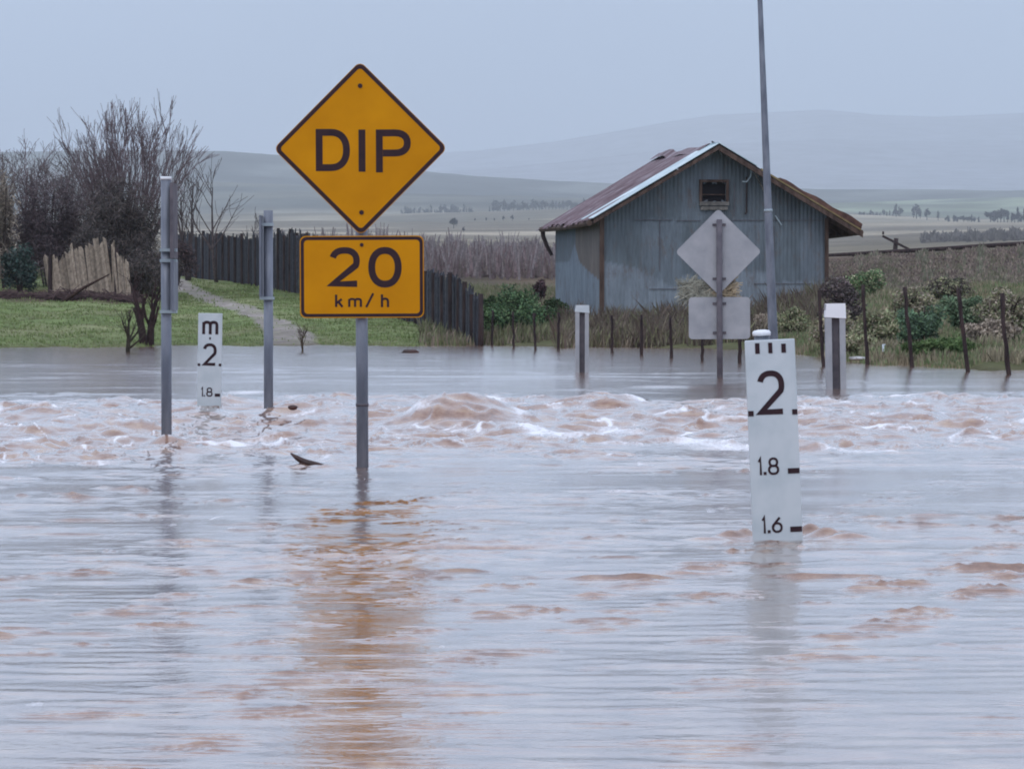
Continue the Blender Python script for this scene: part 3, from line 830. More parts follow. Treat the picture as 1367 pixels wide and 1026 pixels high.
# lamp pole
Yl = 41.0; scl = F / Yl
p0 = PT(1033.5, 487, Yl); p1 = PT(1014.5, 0, Yl); dv = (p1 - p0)
r = empty("lamp_pole", (p0.x, p0.y, FARW), (0, 0, 0), "very tall thin grey steel pole rising past the shed roof out of view", "pole")
mb = MB(); n = 14
pts = [Vector((0, 0, -0.6))] + [dv * (i / n) for i in range(n + 5)]
pts[0] = -dv.normalized() * 0.6
rad = [6.8 / scl] + [(6.7 - 3.4 * min(i / n, 1.2)) / scl for i in range(n + 5)]
mb.tube(pts, rad, 14); mb.build("pole", M['galv'], r, True)
mb = MB(); q = dv * 0.42; mb.tube([q - dv * .004, q + dv * .004], 5.8 / scl, 14); mb.build("collar", M['galv_pale'], r, True)

# ------------------------------------------------------------------ the corrugated iron shed
TH = math.radians(8)
SX, SYY = (803 - 683.5) / F * 70.0, 70.0
shed = empty("iron_shed", (SX, SYY, 0.0), (0, 0, TH), "old grey corrugated iron shed with rusty gabled roof beyond the flood", "shed")
SW, SL, EH, AH = 4.29, 5.67, 2.40, 3.66
z_b = 0.05
RS = (AH - EH) / (SW / 2)
def wall_col_front(u, z):
    pale = np.array((0.215, 0.25, 0.29)); dark = np.array((0.115, 0.14, 0.16)); mid = np.array((0.155, 0.185, 0.215))
    c = mid
    # lower sheets paler with a ragged slanting boundary
    bl = np.interp(u, [0, .7, 1.35, 1.5, 1.52, 2.1, 2.2, 3.2, 3.22, 4.3], [1.55, 1.40, 1.05, 1.0, 1.30, 1.22, 1.35, 1.35, 1.15, 1.15])
    if z < bl: c = pale
    elif z < 2.30: c = mid if int(u / 0.76) % 2 else dark * 1.15
    else: c = dark
    if int(u / 0.76) in (2, 5) and z > 2.3: c = mid
    if z < 0.62: c = c * np.array((0.85, 0.80, 0.72))
    return c
def corr_wall(p0, du, length, ztop, colf, nrm, name, holes=None):
    """corrugated sheet standing from p0 along du"""
    vs, fs, cs = [], [], []
    n = int(length / 0.0127); rows = 44
    U = np.linspace(0, length, n + 1)
    ok = np.ones((n, rows), bool)
    zb_ = z_b
    for i, u in enumerate(U):
        off = 0.0045 * math.sin(2 * math.pi * u / 0.0762)
        zt = ztop(u)
        for j in range(rows + 1):
            z = zb_ + (zt - zb_) * j / rows
            lap = 0.004 if z < 2.30 else 0.0
            P = p0 + du * u + nrm * (off + lap)
            vs.append((P.x, P.y, z)); cs.append(colf(u, z))
    for i in range(n):
        for j in range(rows):
            u = (U[i] + U[i + 1]) / 2; zt = ztop(u); z = zb_ + (zt - zb_) * (j + .5) / rows
            if holes and holes(u, z): continue
            a = i * (rows + 1) + j
            fs.append((a, a + rows + 1, a + rows + 2, a + 1))
    o = mesh_np(name, np.array(vs), np.array(fs), M['wall'], np.array(cs), smooth=True, parent=shed)
    return o
WU0, WU1, WZ0, WZ1 = 1.90, 2.36, 2.66, 3.02
gable = lambda u: EH + RS * (SW / 2 - abs(u - SW / 2))
corr_wall(Vector((0, 0, 0)), Vector((1, 0, 0)), SW, gable, wall_col_front, Vector((0, -1, 0)), "front_wall",
          lambda u, z: WU0 < u < WU1 and WZ0 < z < WZ1)
def wall_col_left(v, z):
    # v: 0 at front corner .. SL at back
    pale = np.array((0.215, 0.265, 0.32)); brown = np.array((0.17, 0.145, 0.13)); mid = np.array((0.15, 0.18, 0.21))
    bnd = np.interp(v, [0, 1.4, 2.6, 3.2, 3.8, SL], [1.15, 1.35, 1.55, 1.95, 1.60, 1.55])
    if z > bnd: return brown if v < 3.1 else mid
    return pale
corr_wall(Vector((0, 0, 0)), Vector((0, 1, 0)), SL, lambda u: EH, wall_col_left, Vector((-1, 0, 0)), "side_wall")
corr_wall(Vector((SW, 0, 0)), Vector((0, 1, 0)), SL, lambda u: EH, wall_col_left, Vector((1, 0, 0)), "side_wall")
corr_wall(Vector((0, SL, 0)), Vector((1, 0, 0)), SW, gable, wall_col_front, Vector((0, 1, 0)), "back_wall")
# sheet laps, corner timbers
mb = MB()
for (u0, u1, z) in ((0.62, 1.34, 2.31), (1.42, 1.88, 2.30), (2.45, 4.2, 2.31), (0.9, 1.45, 1.02), (2.9, 4.0, 1.12)):
    mb.box(((u0 + u1) / 2, -0.021, z), (u1 - u0, 0.008, 0.012))
for (u, z0, z1) in ((1.10, 1.35, 2.30), (2.52, 2.4, 3.0), (3.28, 0.9, 2.2)):
    mb.box((u, -0.021, (z0 + z1) / 2), (0.014, 0.009, z1 - z0))
mb.build("sheet_laps", M['dark_recess'], shed)
for (x, y, w) in ((0.0, -0.022, 0.085), (SW, -0.022, 0.07)):
    mb = MB(); mb.box((x, y, (EH + z_b) / 2 - 0.03), (w, 0.06, EH - z_b - 0.02)); mb.build("corner_post", M['timber'], shed)
# window: frame, sill boards, dark inside
wf = MB(); t = 0.05
wf.box(((WU0 + WU1) / 2, -0.035, WZ1 + t / 2), (WU1 - WU0 + 2 * t, 0.05, t)); wf.box((WU0 - t / 2, -0.035, (WZ0 + WZ1) / 2), (t, 0.05, WZ1 - WZ0)); wf.box((WU1 + t / 2, -0.035, (WZ0 + WZ1) / 2), (t, 0.05, WZ1 - WZ0))
win = wf.build("window", M['timber'], shed)
mb = MB(); mb.box(((WU0 + WU1) / 2, -0.045, WZ0 - 0.04), (0.56, 0.08, 0.07)); mb.box(((WU0 + WU1) / 2, -0.037, WZ0 - 0.125), (0.52, 0.05, 0.07)); mb.build("sill", M['timber_grey'], win)
mb = MB(); mb.box(((WU0 + WU1) / 2, 0.09, (WZ0 + WZ1) / 2), (0.5, 0.02, 0.42)); mb.build("dark_inside_sheet", M['black_hole'], win)  # near-black sheet painted as the shade inside the shed opening
mb = MB(); mb.box(((WU0 + WU1) / 2, 0.03, WZ0 + 0.13), (0.46, 0.02, 0.02)); mb.build("glazing_bar", M['timber'], win)
# roof: two corrugated slopes with overhangs
OF, OB = 0.46, 0.22
def slope(side, over, v0, v1, name, sag=0.0, dz=0.055):
    n = int((v1 - v0) / 0.0127); rows = 14
    vs, fs = [], []
    for i in range(n + 1):
        v = v0 + (v1 - v0) * i / n
        off = 0.010 * math.sin(2 * math.pi * v / 0.0762)
        dent = 0.02 * math.sin(v * 1.9 + 1) + 0.012 * math.sin(v * 5.1)
        ragged = (0.05 * math.sin(v * 9.0) + 0.04 * math.sin(v * 23)) * (1 if side < 0 else .4)
        for j in range(rows + 1):
            q = j / rows
            run = q * (SW / 2 + over + ragged)
            u = SW / 2 + side * run
            z = AH + dz - RS * run + off + dent * q - sag * math.sin(q * 3.14) + (0.05 * sag * 10) * q * q
            vs.append((u, v, z))
    for i in range(n):
        for j in range(rows):
            a = i * (rows + 1) + j; q4 = (a, a + 1, a + rows + 2, a + rows + 1)
            fs.append(q4 if side > 0 else q4[::-1])
    return mesh_np(name, np.array(vs), np.array(fs), M['rust'], smooth=True, parent=shed)
rf = slope(-1, 0.30, -OF + 0.30, SL + OB, "roof_slope")
rf2 = slope(1, 0.58, -OF + 0.02, SL + OB, "roof_slope")
# pale flashing sheet along the front of the left slope
def strip(side, r0, r1, v0, v1, dz, mat, name, par, th=0.012, dv1=0.0):
    mb = MB(); A = []
    for (rr, vv) in ((r0, v0), (r1, v0 + dv1), (r1, v1 + dv1), (r0, v1)):
        A.append((SW / 2 + side * rr, vv, AH + dz - RS * rr))
    B = [(x, y, z + th) for x, y, z in A]
    mb.add(A + B, [(0, 1, 2, 3), (7, 6, 5, 4), (0, 4, 5, 1), (1, 5, 6, 2), (2, 6, 7, 3), (3, 7, 4, 0)])
    return mb.build(name, M[mat], par)
strip(-1, -0.03, SW / 2 + 0.24, -OF - 0.01, 0.95, 0.072, 'flash', "verge_flashing", rf)
strip(1, -0.02, 0.72, -OF - 0.01, 0.30, 0.072, 'flash', "verge_flashing", rf2)
strip(1, 0.0, 0.78, 0.22, 0.30, 0.115, 'dark_recess', "loose_edge", rf2, 0.03)
# ridge capping, lifted and rusted at the far end
mb = MB(); rc = []
for i in range(24):
    v = 0.5 + (SL + OB - 0.5) * i / 23; rc.append(v)
vs = []; fs = []
for i, v in enumerate(rc):
    h = 0.015 * math.sin(v * 3) + (0.05 if v > 4.2 else 0)
    vs += [(SW / 2 - 0.19, v, AH + .075 - RS * .19 + h), (SW / 2, v, AH + .095 + h), (SW / 2 + 0.19, v, AH + .075 - RS * .19)]
for i in range(23):
    a = i * 3; fs += [(a, a + 3, a + 4, a + 1), (a + 1, a + 4, a + 5, a + 2)]
mb.add(vs, fs); mb.build("ridge_cap", M['rust'], rf)
# barge boards under the verge
def barge(side, over, mat, name, w=0.11, y=-OF + 0.02, dz=0.0):
    mb = MB(); a = Vector((SW / 2, y, AH + dz)); b = Vector((SW / 2 + side * (SW / 2 + over), y, AH + dz - RS * (SW / 2 + over)))
    mb.add([(a.x, y - .015, a.z), (b.x, y - .015, b.z), (b.x, y - .015, b.z - w), (a.x, y - .015, a.z - w), (a.x, y + .015, a.z), (b.x, y + .015, b.z), (b.x, y + .015, b.z - w), (a.x, y + .015, a.z - w)],
           [(0, 1, 2, 3), (7, 6, 5, 4), (0, 4, 5, 1), (1, 5, 6, 2), (2, 6, 7, 3), (3, 7, 4, 0)])
    return mb.build(name, M[mat], shed)
barge(-1, 0.22, 'timber', "barge_board", 0.075, dz=0.035)
barge(1, 0.60, 'timber', "barge_board", 0.10, dz=0.035)
# ochre weathered edge on the lower right verge
strip(1, 0.80, SW / 2 + 0.56, -OF - 0.012, -OF + 0.05, 0.045, 'timber_ochre', "verge_strip", rf2, 0.035)
# rusted sheets curling along the lower right verge
mb = MB(); vs = []; n = 14
for i in range(n + 1):
    q = i / n; rr = 1.15 + q * (SW / 2 + .56 - 1.15); h = .025 + .07 * q ** .7 + .015 * math.sin(q * 17); z = AH + 0.085 - RS * rr
    for yy in (-OF - 0.02, -OF + 0.35):
        vs += [(SW / 2 + rr, yy, z - .01), (SW / 2 + rr + h * .35, yy + .02, z + h)]
fs = []
for i in range(n):
    a = i * 4; fs += [(a, a + 4, a + 5, a + 1), (a + 3, a + 7, a + 6, a + 2), (a + 1, a + 5, a + 7, a + 3)]
fs += [(0, 1, 3, 2), (4 * n, 4 * n + 2, 4 * n + 3, 4 * n + 1)]
mb.add(vs, fs); mb.build("curled_sheet", M['rust_dark'], rf2)
# purlins and rafter ends showing at the eaves
for i, v in enumerate(np.linspace(0.05, SL - 0.1, 9)):
    mb = MB(); a = Vector((0.25, v, EH - 0.02 + RS * .25)); b = Vector((-0.24, v, EH - 0.02 - RS * .24)); mb.beam(a, b, 0.05, 0.09); mb.build("rafter", M['timber'], shed)
    mb = MB(); a = Vector((SW - .25, v, EH - 0.02 + RS * .25)); b = Vector((SW + 0.52, v, EH - 0.02 - RS * .52)); mb.beam(a, b, 0.05, 0.09); mb.build("rafter", M['timber'], shed)
for side, x, z in ((-1, -0.26, EH - RS * .26 - .01), (1, SW + .56, EH - RS * .56 + .0)):
    mb = MB(); mb.tube([(x, -OF + (0.0 if side > 0 else .25), z + .01), (x, SL * .5, z - .02), (x - .01, SL + OB, z)], 0.052, 8); mb.build("gutter", M['timber'], shed)
# broken downpipe hanging at the rear eave
mb = MB(); mb.tube([(-.26, SL + .05, EH - .16), (-.25, SL + .05, EH - .30), (-.18, SL, EH - .50), (-.09, SL - .05, EH - .68)], [.05, .045, .04, .035], 8); mb.build("broken_downpipe", M['post_wood'], shed)
# loose lath, hanging hook and rod on the gable
mb = MB(); mb.beam((2.78, -.30, 3.33), (3.10, -.16, 2.78), .035, .02); mb.build("loose_lath", M['timber_grey'], shed)
mb = MB(); mb.tube([(2.80, -.26, 3.26), (2.78, -.27, 3.12), (2.70, -.27, 3.02), (2.62, -.27, 3.03)], .013, 6); mb.build("hook", M['galv_pale'], shed)
mb = MB(); mb.tube([(2.75, -.04, 3.12), (2.75, -.04, 2.46), (2.72, -.05, 2.43)], .017, 6); mb.build("hanging_rod", M['post_wood'], shed)
mb = MB(); mb.beam((3.30, -.04, 2.40), (3.42, -.05, 2.22), .02, .02); mb.build("loose_wire", M['galv_pale'], shed)

# ------------------------------------------------------------------ dark slab fence running down to the water
def paling_fence(pts, hpx, label, name, mat, gap=0.0, wmin=.10, wmax=.17, lean=0.0, postn=9, seed=3, colr=None):
    """pts: (px, Y, height m) knots"""
    random.seed(seed)
    a0 = ground_px(*pts[0][:2])
    r = empty(name, a0, (0, 0, 0), label, "fence")
    mb = MB(); W = [(ground_px(p, y), h) for p, y, h in pts]
    acc = 0; k = 0
    posts = []
    for i in range(len(W) - 1):
        (a, ha), (b, hb) = W[i], W[i + 1]
        d = (b - a); Ls = Vector((d.x, d.y, 0)).length; ang = math.atan2(d.y, d.x)
        q = 0
        while q < Ls:
            w = random.uniform(wmin, wmax); t = (q + w / 2) / Ls
            if t > 1: break
            g = a + d * t; h = (ha + (hb - ha) * t) * random.uniform(.90, 1.05)
            gz = ground_at(g.x, g.y)
            c = random.uniform(.6, 1.25)
            mb.col = (colr[0] * c, colr[1] * c, colr[2] * c)
            Mx = Matrix.Translation(Vector((g.x, g.y, gz)) - a0) @ Matrix.Rotation(ang, 4, 'Z') @ Matrix.Rotation(random.gauss(lean, .03), 4, 'Y')
            z0, z1 = -0.15, h; x0, x1 = -w / 2 + .004, w / 2 - .004; yy = random.uniform(-.012, .012); cut = random.uniform(-.05, .05)
            vs = [(x0, yy - .01, z0), (x1, yy - .01, z0), (x1, yy - .01, z1 + cut), (x0, yy - .01, z1 - cut), (x0, yy + .01, z0), (x1, yy + .01, z0), (x1, yy + .01, z1 + cut), (x0, yy + .01, z1 - cut)]
            mb.add([Mx @ Vector(v) for v in vs], [(0, 1, 2, 3), (7, 6, 5, 4), (0, 4, 5, 1), (1, 5, 6, 2), (2, 6, 7, 3), (3, 7, 4, 0)])
            if k % postn == 0: posts.append((Vector((g.x, g.y, gz)) - a0, h))
            k += 1; q += w + gap
    mb.build("palings", M['bark'], r)
    for p, h in posts:
        m2 = MB(); m2.tube([p + Vector((0, -.05, -.3)), p + Vector((random.uniform(-.02, .02), -.06, h + random.uniform(.0, .08)))], [.05, .042], 7); m2.build("fence_post", M['post_wood'], r)
    return r
paling_fence([(236, 108, 1.30), (300, 100, 1.22), (345, 94, 1.26), (400, 86, 1.42), (470, 77, 1.15), (530, 69, 1.05), (600, 62, 0.98), (640, 57.3, 0.80)], 0,
             "dark weathered slab fence stepping down the bank to the water", "paling_fence", None, 0.01, .09, .18, 0, 8, 3, (0.050, 0.052, 0.062))
# end posts at the waterline
for i, (px, yt, yb, w, lb) in enumerate(((641, 392, 466, 5, "thick reddish post ending the dark slab fence at the waterline"),)):
    Y0 = 57.0; b = PT(px, yb, Y0); tpt = PT(px + 1, yt, Y0)
    mb = MB(); mb.tube([b - Vector((0, 0, .3)), b + (tpt - b) * .5 + Vector((.01, 0, 0)), tpt], [w * .8 / F * Y0, w * .7 / F * Y0, w * .6 / F * Y0], 8)
    tag(mb.build("fence_post", M['post_wood'], None, True), lb, "post")
# pale leaning board panel among the trees
paling_fence([(66, 77.5, .86), (90, 77.2, .78), (104, 77, 1.0), (152, 76.2, 1.22), (158, 75.6, .95), (176, 75, .78)], 0,
             "pale tan paling fence leaning behind the lawn under the trees", "paling_fence", None, 0.0, .05, .10, -0.22, 30, 9, (0.31, 0.25, 0.19))

# ------------------------------------------------------------------ thin fence posts in the slack water
FP = [(658, 657, 414, 463, 3.6, "thin dark fence post leaning by the green shrubs, nearest the slab fence"),
      (664, 667, 433, 461, 2.6, "very short thin stake beside the first dark fence post"),
      (685, 686, 416, 466, 3.6, "second dark fence post right of the slab fence, before green shrubs"),
      (713, 715, 418, 469, 3.8, "thick-topped dark fence post in front of the green shrubs"),
      (746, 746, 417, 469, 4.2, "dark fence post at the shed's rear left corner"),
      (817, 817, 421, 473, 4.2, "dark fence post right of the small guide post before the shed"),
      (856, 857, 420, 476, 4.6, "dark fence post below the middle of the shed's left half"),
      (895, 896, 423, 480, 4.6, "dark fence post just left of the grey sign back"),
      (937, 938, 440, 484, 4.4, "dark fence post half hidden under the grey sign's lower plate"),
      (987, 988, 436, 487, 5.6, "dark fence post beside the top of the large depth gauge"),
      (1094, 1099, 387, 491, 5.4, "tall black fence post at the shed's right corner"),
      (1152, 1158, 380, 489, 5.4, "tall dark fence post right of the white-capped guide post"),
      (1208, 1217, 383, 492, 6.2, "dark fence post leaning right, second from the white-capped guide post"),
      (1279, 1292, 385, 498, 6.2, "dark fence post leaning most, before the brown right bank"),
      (1337, 1346, 391, 502, 7.0, "dark knobbly fence post by the white stone, furthest right")]
random.seed(12)
for (xt, xb, yt, yb, w, lb) in FP:
    Y0 = dist_for(yb - 2); b = PT(xb, yb, Y0); tp = PT(xt, yt, Y0)
    b = Vector((b.x, b.y, FARW)); d = tp - b
    mb = MB(); n = 6; pts = [b - d.normalized() * .5]; rs_ = [w * .55 / F * Y0]
    for i in range(n + 1):
        q = i / n
        pts.append(b + d * q + Vector((random.uniform(-.008, .008), random.uniform(-.008, .008), 0)))
        rs_.append(w * .5 / F * Y0 * random.uniform(.85, 1.1) * (1 - .15 * q) * (1.5 if ('thick-topped' in lb and i == n) else 1))
    pts = [p - b for p in pts]
    mb.tube(pts, rs_, 7)
    o = mb.build("fence_post", M['post_wood'], None, True); o.location = b
    tag(o, lb, "fence post", "wire fence posts along the flooded bank")

# ------------------------------------------------------------------ vegetation
def grow(mb, p, d, length, rad, level, maxl, rnd, nseg=4, up=0.10, wig=0.13, kids=(5, 7), ratio=0.62, spread=0.65, minr=0.004, budget=None):
    pts = [p.copy()]; rs_ = [rad]; cur = p.copy(); dd = d.normalized()
    for i in range(nseg):
        dd = (dd + Vector((rnd.gauss(0, wig), rnd.gauss(0, wig), rnd.gauss(0, wig) + up))).normalized()
        cur = cur + dd * (length / nseg)
        pts.append(cur.copy()); rs_.append(max(rad * (1 - .62 * (i + 1) / nseg), minr))
    mb.tube(pts, rs_, 6 if level == 0 else (4 if level == 1 else 3), cap=(level == 0))
    if level >= maxl: return
    nk = rnd.randint(*kids)
    for k in range(nk):
        q = rnd.uniform(.22, 1.0) if level else rnd.uniform(.35, 1.0)
        i = min(int(q * nseg), nseg - 1); f = q * nseg - i
        st = pts[i].lerp(pts[i + 1], f); base_d = (pts[i + 1] - pts[i]).normalized()
        rv = Vector((rnd.gauss(0, 1), rnd.gauss(0, 1), rnd.gauss(0, .6))).normalized()
        nd = (base_d + rv * spread).normalized()
        grow(mb, st, nd, length * ratio * rnd.uniform(.7, 1.15), max(rs_[i] * .55, minr), level + 1, maxl, rnd, 3, up * .8, wig, kids, ratio, spread, minr)

def bare_tree(px, Y, ytop, label, seed, stems=1, wig=.12, kup=.03, even=False, fan=0.5, maxl=3, col=(0.075, 0.055, 0.055), kids=(5, 7), minr=0.0045, trunk_r=0.06, lean=0.0, group=None, spread=.6, ratio=.6, up=.1, base=None, wide=1.0, cat="tree"):
    rnd = random.Random(seed)
    g = ground_px(px, Y) if base is None else base
    H = (PT(px, ytop, Y).z - g.z)
    r = empty("bare_tree", g, (0, 0, 0), label, cat, group)
    tr = MB(); tr.col = col
    cr_ = MB(); cr_.col = tuple(c * 1.15 for c in col)
    if stems == 1:
        d = Vector((lean, 0, 1)); h0 = H * .5
        pts = [Vector((0, 0, -.1))]; rs_ = [trunk_r * 1.15]; cur = Vector((0, 0, -.1))
        for i in range(6):
            d = (d + Vector((rnd.gauss(0, .06), rnd.gauss(0, .05), .05))).normalized(); cur = cur + d * (H * .82 / 6); pts.append(cur.copy()); rs_.append(trunk_r * (1 - .75 * (i + 1) / 6))
        tr.tube(pts, rs_, 8)
        for k in range(rnd.randint(11, 14)):
            q = rnd.uniform(.28, .98); i = min(int(q * 6), 5); stt = pts[i].lerp(pts[i + 1], q * 6 - i)
            az = rnd.uniform(0, 6.283); nd = Vector((math.cos(az) * fan * wide, math.sin(az) * fan, .75)).normalized()
            grow(cr_, stt, nd, H * .42 * (1.15 - .6 * q), max(rs_[i] * .5, minr * 1.5), 1, maxl, rnd, 4, up, .13, kids, ratio, spread, minr)
    else:
        for k in range(stems):
            t = (k + .5) / stems * 2 - 1
            ang = t * fan + rnd.gauss(0, .05)
            d = Vector((math.sin(ang) * wide, rnd.gauss(0, .25), math.cos(ang))).normalized()
            hh = H * (0.80 - 0.18 * abs(t)) * rnd.uniform(.9, 1.05) if not even else H * .86 * rnd.uniform(.88, 1.0)
            pts = [Vector((rnd.uniform(-.08, .08), rnd.uniform(-.08, .08), -.1))]; rs_ = [trunk_r]; cur = pts[0].copy()
            for i in range(6):
                d = (d + Vector((rnd.gauss(0, .05), rnd.gauss(0, .05), .03))).normalized(); cur = cur + d * (hh / 6); pts.append(cur.copy()); rs_.append(trunk_r * (1 - .78 * (i + 1) / 6))
            tr.tube(pts, rs_, 6)
            for m_ in range(rnd.randint(7, 9)):
                q = rnd.uniform(.3, 1.0); i = min(int(q * 6), 5); stt = pts[i].lerp(pts[i + 1], q * 6 - i)
                rv = Vector((rnd.gauss(0, 1), rnd.gauss(0, 1), rnd.gauss(0, .4))).normalized()
                nd = ((pts[i + 1] - pts[i]).normalized() + rv * spread).normalized()
                grow(cr_, stt, nd, H * .30 * (1.2 - .5 * q), max(rs_[i] * .5, minr * 1.5), 1, maxl, rnd, 4, up, wig, kids, ratio, spread, minr)
    tr.build("trunk", M['bark'], r, True)
    cr_.build("crown", M['bark'], r)
    return r

def leaf_np(n, cen, rad, size, cols, seed, shape='ell', hollow=0.35, aspect=0.55, flat=0.0, upbias=0.0, lumps=7):
    """n small leaf faces clustered in lumps filling an ellipsoid"""
    rs = rng(seed)
    L_ = rs.normal(size=(lumps, 3)); L_ /= np.linalg.norm(L_, axis=1)[:, None]
    L_ *= rs.uniform(.35, .78, (lumps, 1)); L_[:, 2] = L_[:, 2] * .9 + .02
    lr = rs.uniform(.26, .46, lumps)
    k = rs.randint(0, lumps, n)
    D = rs.normal(size=(n, 3)); D /= np.linalg.norm(D, axis=1)[:, None]
    rr = rs.uniform(hollow, 1, (n, 1)) ** .6
    P = L_[k] + D * rr * lr[k][:, None]
    P = P * np.array(rad) + np.array(cen)
    P[:, 2] = np.maximum(P[:, 2], cen[2] - rad[2])
    u = rs.normal(size=(n, 3)); u[:, 2] += upbias; u /= np.linalg.norm(u, axis=1)[:, None]
    w = np.cross(u, rs.normal(size=(n, 3))); w /= np.linalg.norm(w, axis=1)[:, None]
    sz = size * rs.uniform(.6, 1.4, (n, 1))
    a = P - u * sz; b = P + w * sz * aspect; c = P + u * sz; d = P - w * sz * aspect
    V_ = np.stack([a, b, c, d], 1).reshape(-1, 3)
    Q_ = np.arange(n * 4).reshape(n, 4)
    cols = np.array(cols); ci = rs.randint(0, len(cols), n)
    lum = (rs.uniform(.7, 1.3, lumps))[k]
    C_ = cols[ci] * lum[:, None] * rs.uniform(.7, 1.3, (n, 1))
    return V_, Q_, np.repeat(C_, 4, 0)

def bush(px, Y, ytop, wpx, label, cols, seed, n=3500, size=.05, name="shrub", cat="shrub", group=None, aspect=.5, stems=6, ybot=None, depth=1.0, upbias=0.0, stemcol=(0.06, 0.045, 0.04), hollow=.1, lumps=24):
    g = ground_px(px, Y); H = PT(px, ytop, Y).z - g.z; rx = wpx / 2 / F * Y
    z0 = 0.0 if ybot is None else PT(px, ybot, Y).z - g.z
    r = empty(name, g, (0, 0, 0), label, cat, group)
    cz = (H + z0) / 2; rz = (H - z0) / 2
    V_, Q_, C_ = leaf_np(n, (0, 0, cz), (rx * 1.12, rx * depth, rz * 1.12), size, cols, seed, aspect=aspect, upbias=upbias, hollow=hollow, lumps=lumps)
    mesh_np("crown", V_, Q_, M['foliage'], C_, parent=r)
    rnd = random.Random(seed); mb = MB(); mb.col = stemcol
    for k in range(stems):
        a = rnd.uniform(0, 6.28); rr = rnd.uniform(.1, .75)
        e_ = Vector((math.cos(a) * rx * rr, math.sin(a) * rx * rr * depth, H * rnd.uniform(.6, .95)))
        mb.tube([Vector((e_.x * .15, e_.y * .15, -.1)), e_ * .5 + Vector((0, 0, .05)), e_], [.022, .014, .006], 5)
    mb.build("stem", M['bark'], r)
    return r

BR = [(0.095, 0.076, 0.072), (0.07, 0.058, 0.058), (0.125, 0.10, 0.088), (0.075, 0.07, 0.062)]
PU = [(0.115, 0.085, 0.092), (0.085, 0.066, 0.072), (0.14, 0.11, 0.11)]
GR = [(0.085, 0.16, 0.075), (0.12, 0.20, 0.085), (0.065, 0.12, 0.06), (0.15, 0.21, 0.10)]
OL = [(0.20, 0.22, 0.12), (0.26, 0.25, 0.15), (0.15, 0.18, 0.10), (0.28, 0.24, 0.17)]
DG = [(0.03, 0.06, 0.05), (0.045, 0.075, 0.06), (0.06, 0.075, 0.065)]
TN = [(0.27, 0.225, 0.175), (0.19, 0.155, 0.13), (0.33, 0.28, 0.22)]

bare_tree(172, 84, 150, "largest bare tree with round fan of twigs behind the tall left pole", 21, stems=17, fan=.50, maxl=3, wig=.07, even=True, col=(0.14, 0.105, 0.11), kids=(3, 4), minr=.0050, trunk_r=.04, spread=.30, ratio=.60, up=.05)
bare_tree(104, 86, 180, "pale-barked bare tree with ragged crown left of the largest tree", 22, stems=4, fan=.35, maxl=3, col=(0.15, 0.125, 0.125), kids=(5, 6), minr=.005, trunk_r=.05, spread=.6)
bare_tree(26, 92, 188, "thin reddish bare tree with wispy top at the lawn's far left end", 23, stems=1, fan=.5, maxl=3, col=(0.13, 0.095, 0.10), kids=(4, 5), minr=.005, trunk_r=.05)
bare_tree(48, 94, 205, "thin bare sapling rising just right of the wispy reddish tree", 24, stems=1, fan=.45, maxl=3, col=(0.13, 0.10, 0.105), kids=(4, 5), minr=.005, trunk_r=.04)
bare_tree(3, 90, 208, "bare tree cut by the photo's left edge", 25, stems=1, fan=.5, maxl=3, col=(0.12, 0.09, 0.09), kids=(4, 5), minr=.005, trunk_r=.045)
bare_tree(250, 96, 186, "slender curved bare tree between the tall pole and the slab fence", 26, stems=3, fan=.22, maxl=2, col=(0.085, 0.065, 0.065), kids=(4, 5), minr=.006, trunk_r=.045, spread=.6)
bare_tree(290, 98, 216, "small bare tree above the left end of the slab fence", 27, stems=1, fan=.6, maxl=2, col=(0.095, 0.075, 0.075), kids=(4, 5), minr=.006, trunk_r=.05, lean=-.1)
bare_tree(345, 100, 272, "little twiggy sapling poking above the slab fence by the shorter pole", 28, stems=2, fan=.15, maxl=2, col=(0.06, 0.05, 0.055), kids=(3, 4), minr=.006, trunk_r=.025)
bare_tree(196, 56.5, 345, "dark crooked trunk standing at the waterline left of the tall pole", 29, stems=2, fan=.12, maxl=2, col=(0.035, 0.022, 0.022), kids=(4, 5), minr=.004, trunk_r=.075, lean=.15)
bare_tree(171, 53.5, 398, "small dead twiggy stump in the water left of the crooked trunk", 30, stems=1, fan=.7, maxl=2, col=(0.045, 0.04, 0.03), kids=(2, 3), minr=.004, trunk_r=.04, base=Vector(((171 - 683.5) / F * 50, 50, FARW - .05)), cat="stump")
bare_tree(404, 52, 424, "tiny thin sapling standing in the water left of the sign pole", 31, stems=1, fan=.3, maxl=2, col=(0.06, 0.045, 0.03), kids=(1, 2), minr=.003, trunk_r=.018, base=Vector(((404 - 683.5) / F * 51, 51, FARW - .05)), cat="sapling")

bush(66, 83, 232, 112, "big round purple-brown bush behind the pale fence", PU, 31, 20000, .075, aspect=.10, stems=12, upbias=.6)
bush(160, 81, 244, 130, "dark brown bushy mass under the largest bare tree", BR, 32, 22000, .075, aspect=.10, stems=14, upbias=.6)
bush(205, 80, 330, 90, "low dark brown brush behind the tall left pole", BR, 33, 5000, .04, aspect=.22, stems=8, upbias=.5)
bush(6, 82, 212, 44, "tall tan-brown bush column at the photo's left edge", TN, 34, 5000, .045, aspect=.25, stems=8, upbias=.8)
bush(28, 78, 330, 54, "dark blue-green shrub left of the pale fence", DG, 35, 4000, .04, aspect=.4, stems=6)
bush(120, 79, 300, 60, "brown twiggy brush directly above the pale fence", BR, 36, 3500, .04, aspect=.2, stems=8, ybot=350, upbias=.6)
bush(185, 76, 345, 60, "dark grey-brown brush at the pale fence's right end", BR, 37, 4500, .04, aspect=.2, stems=8, upbias=.5)
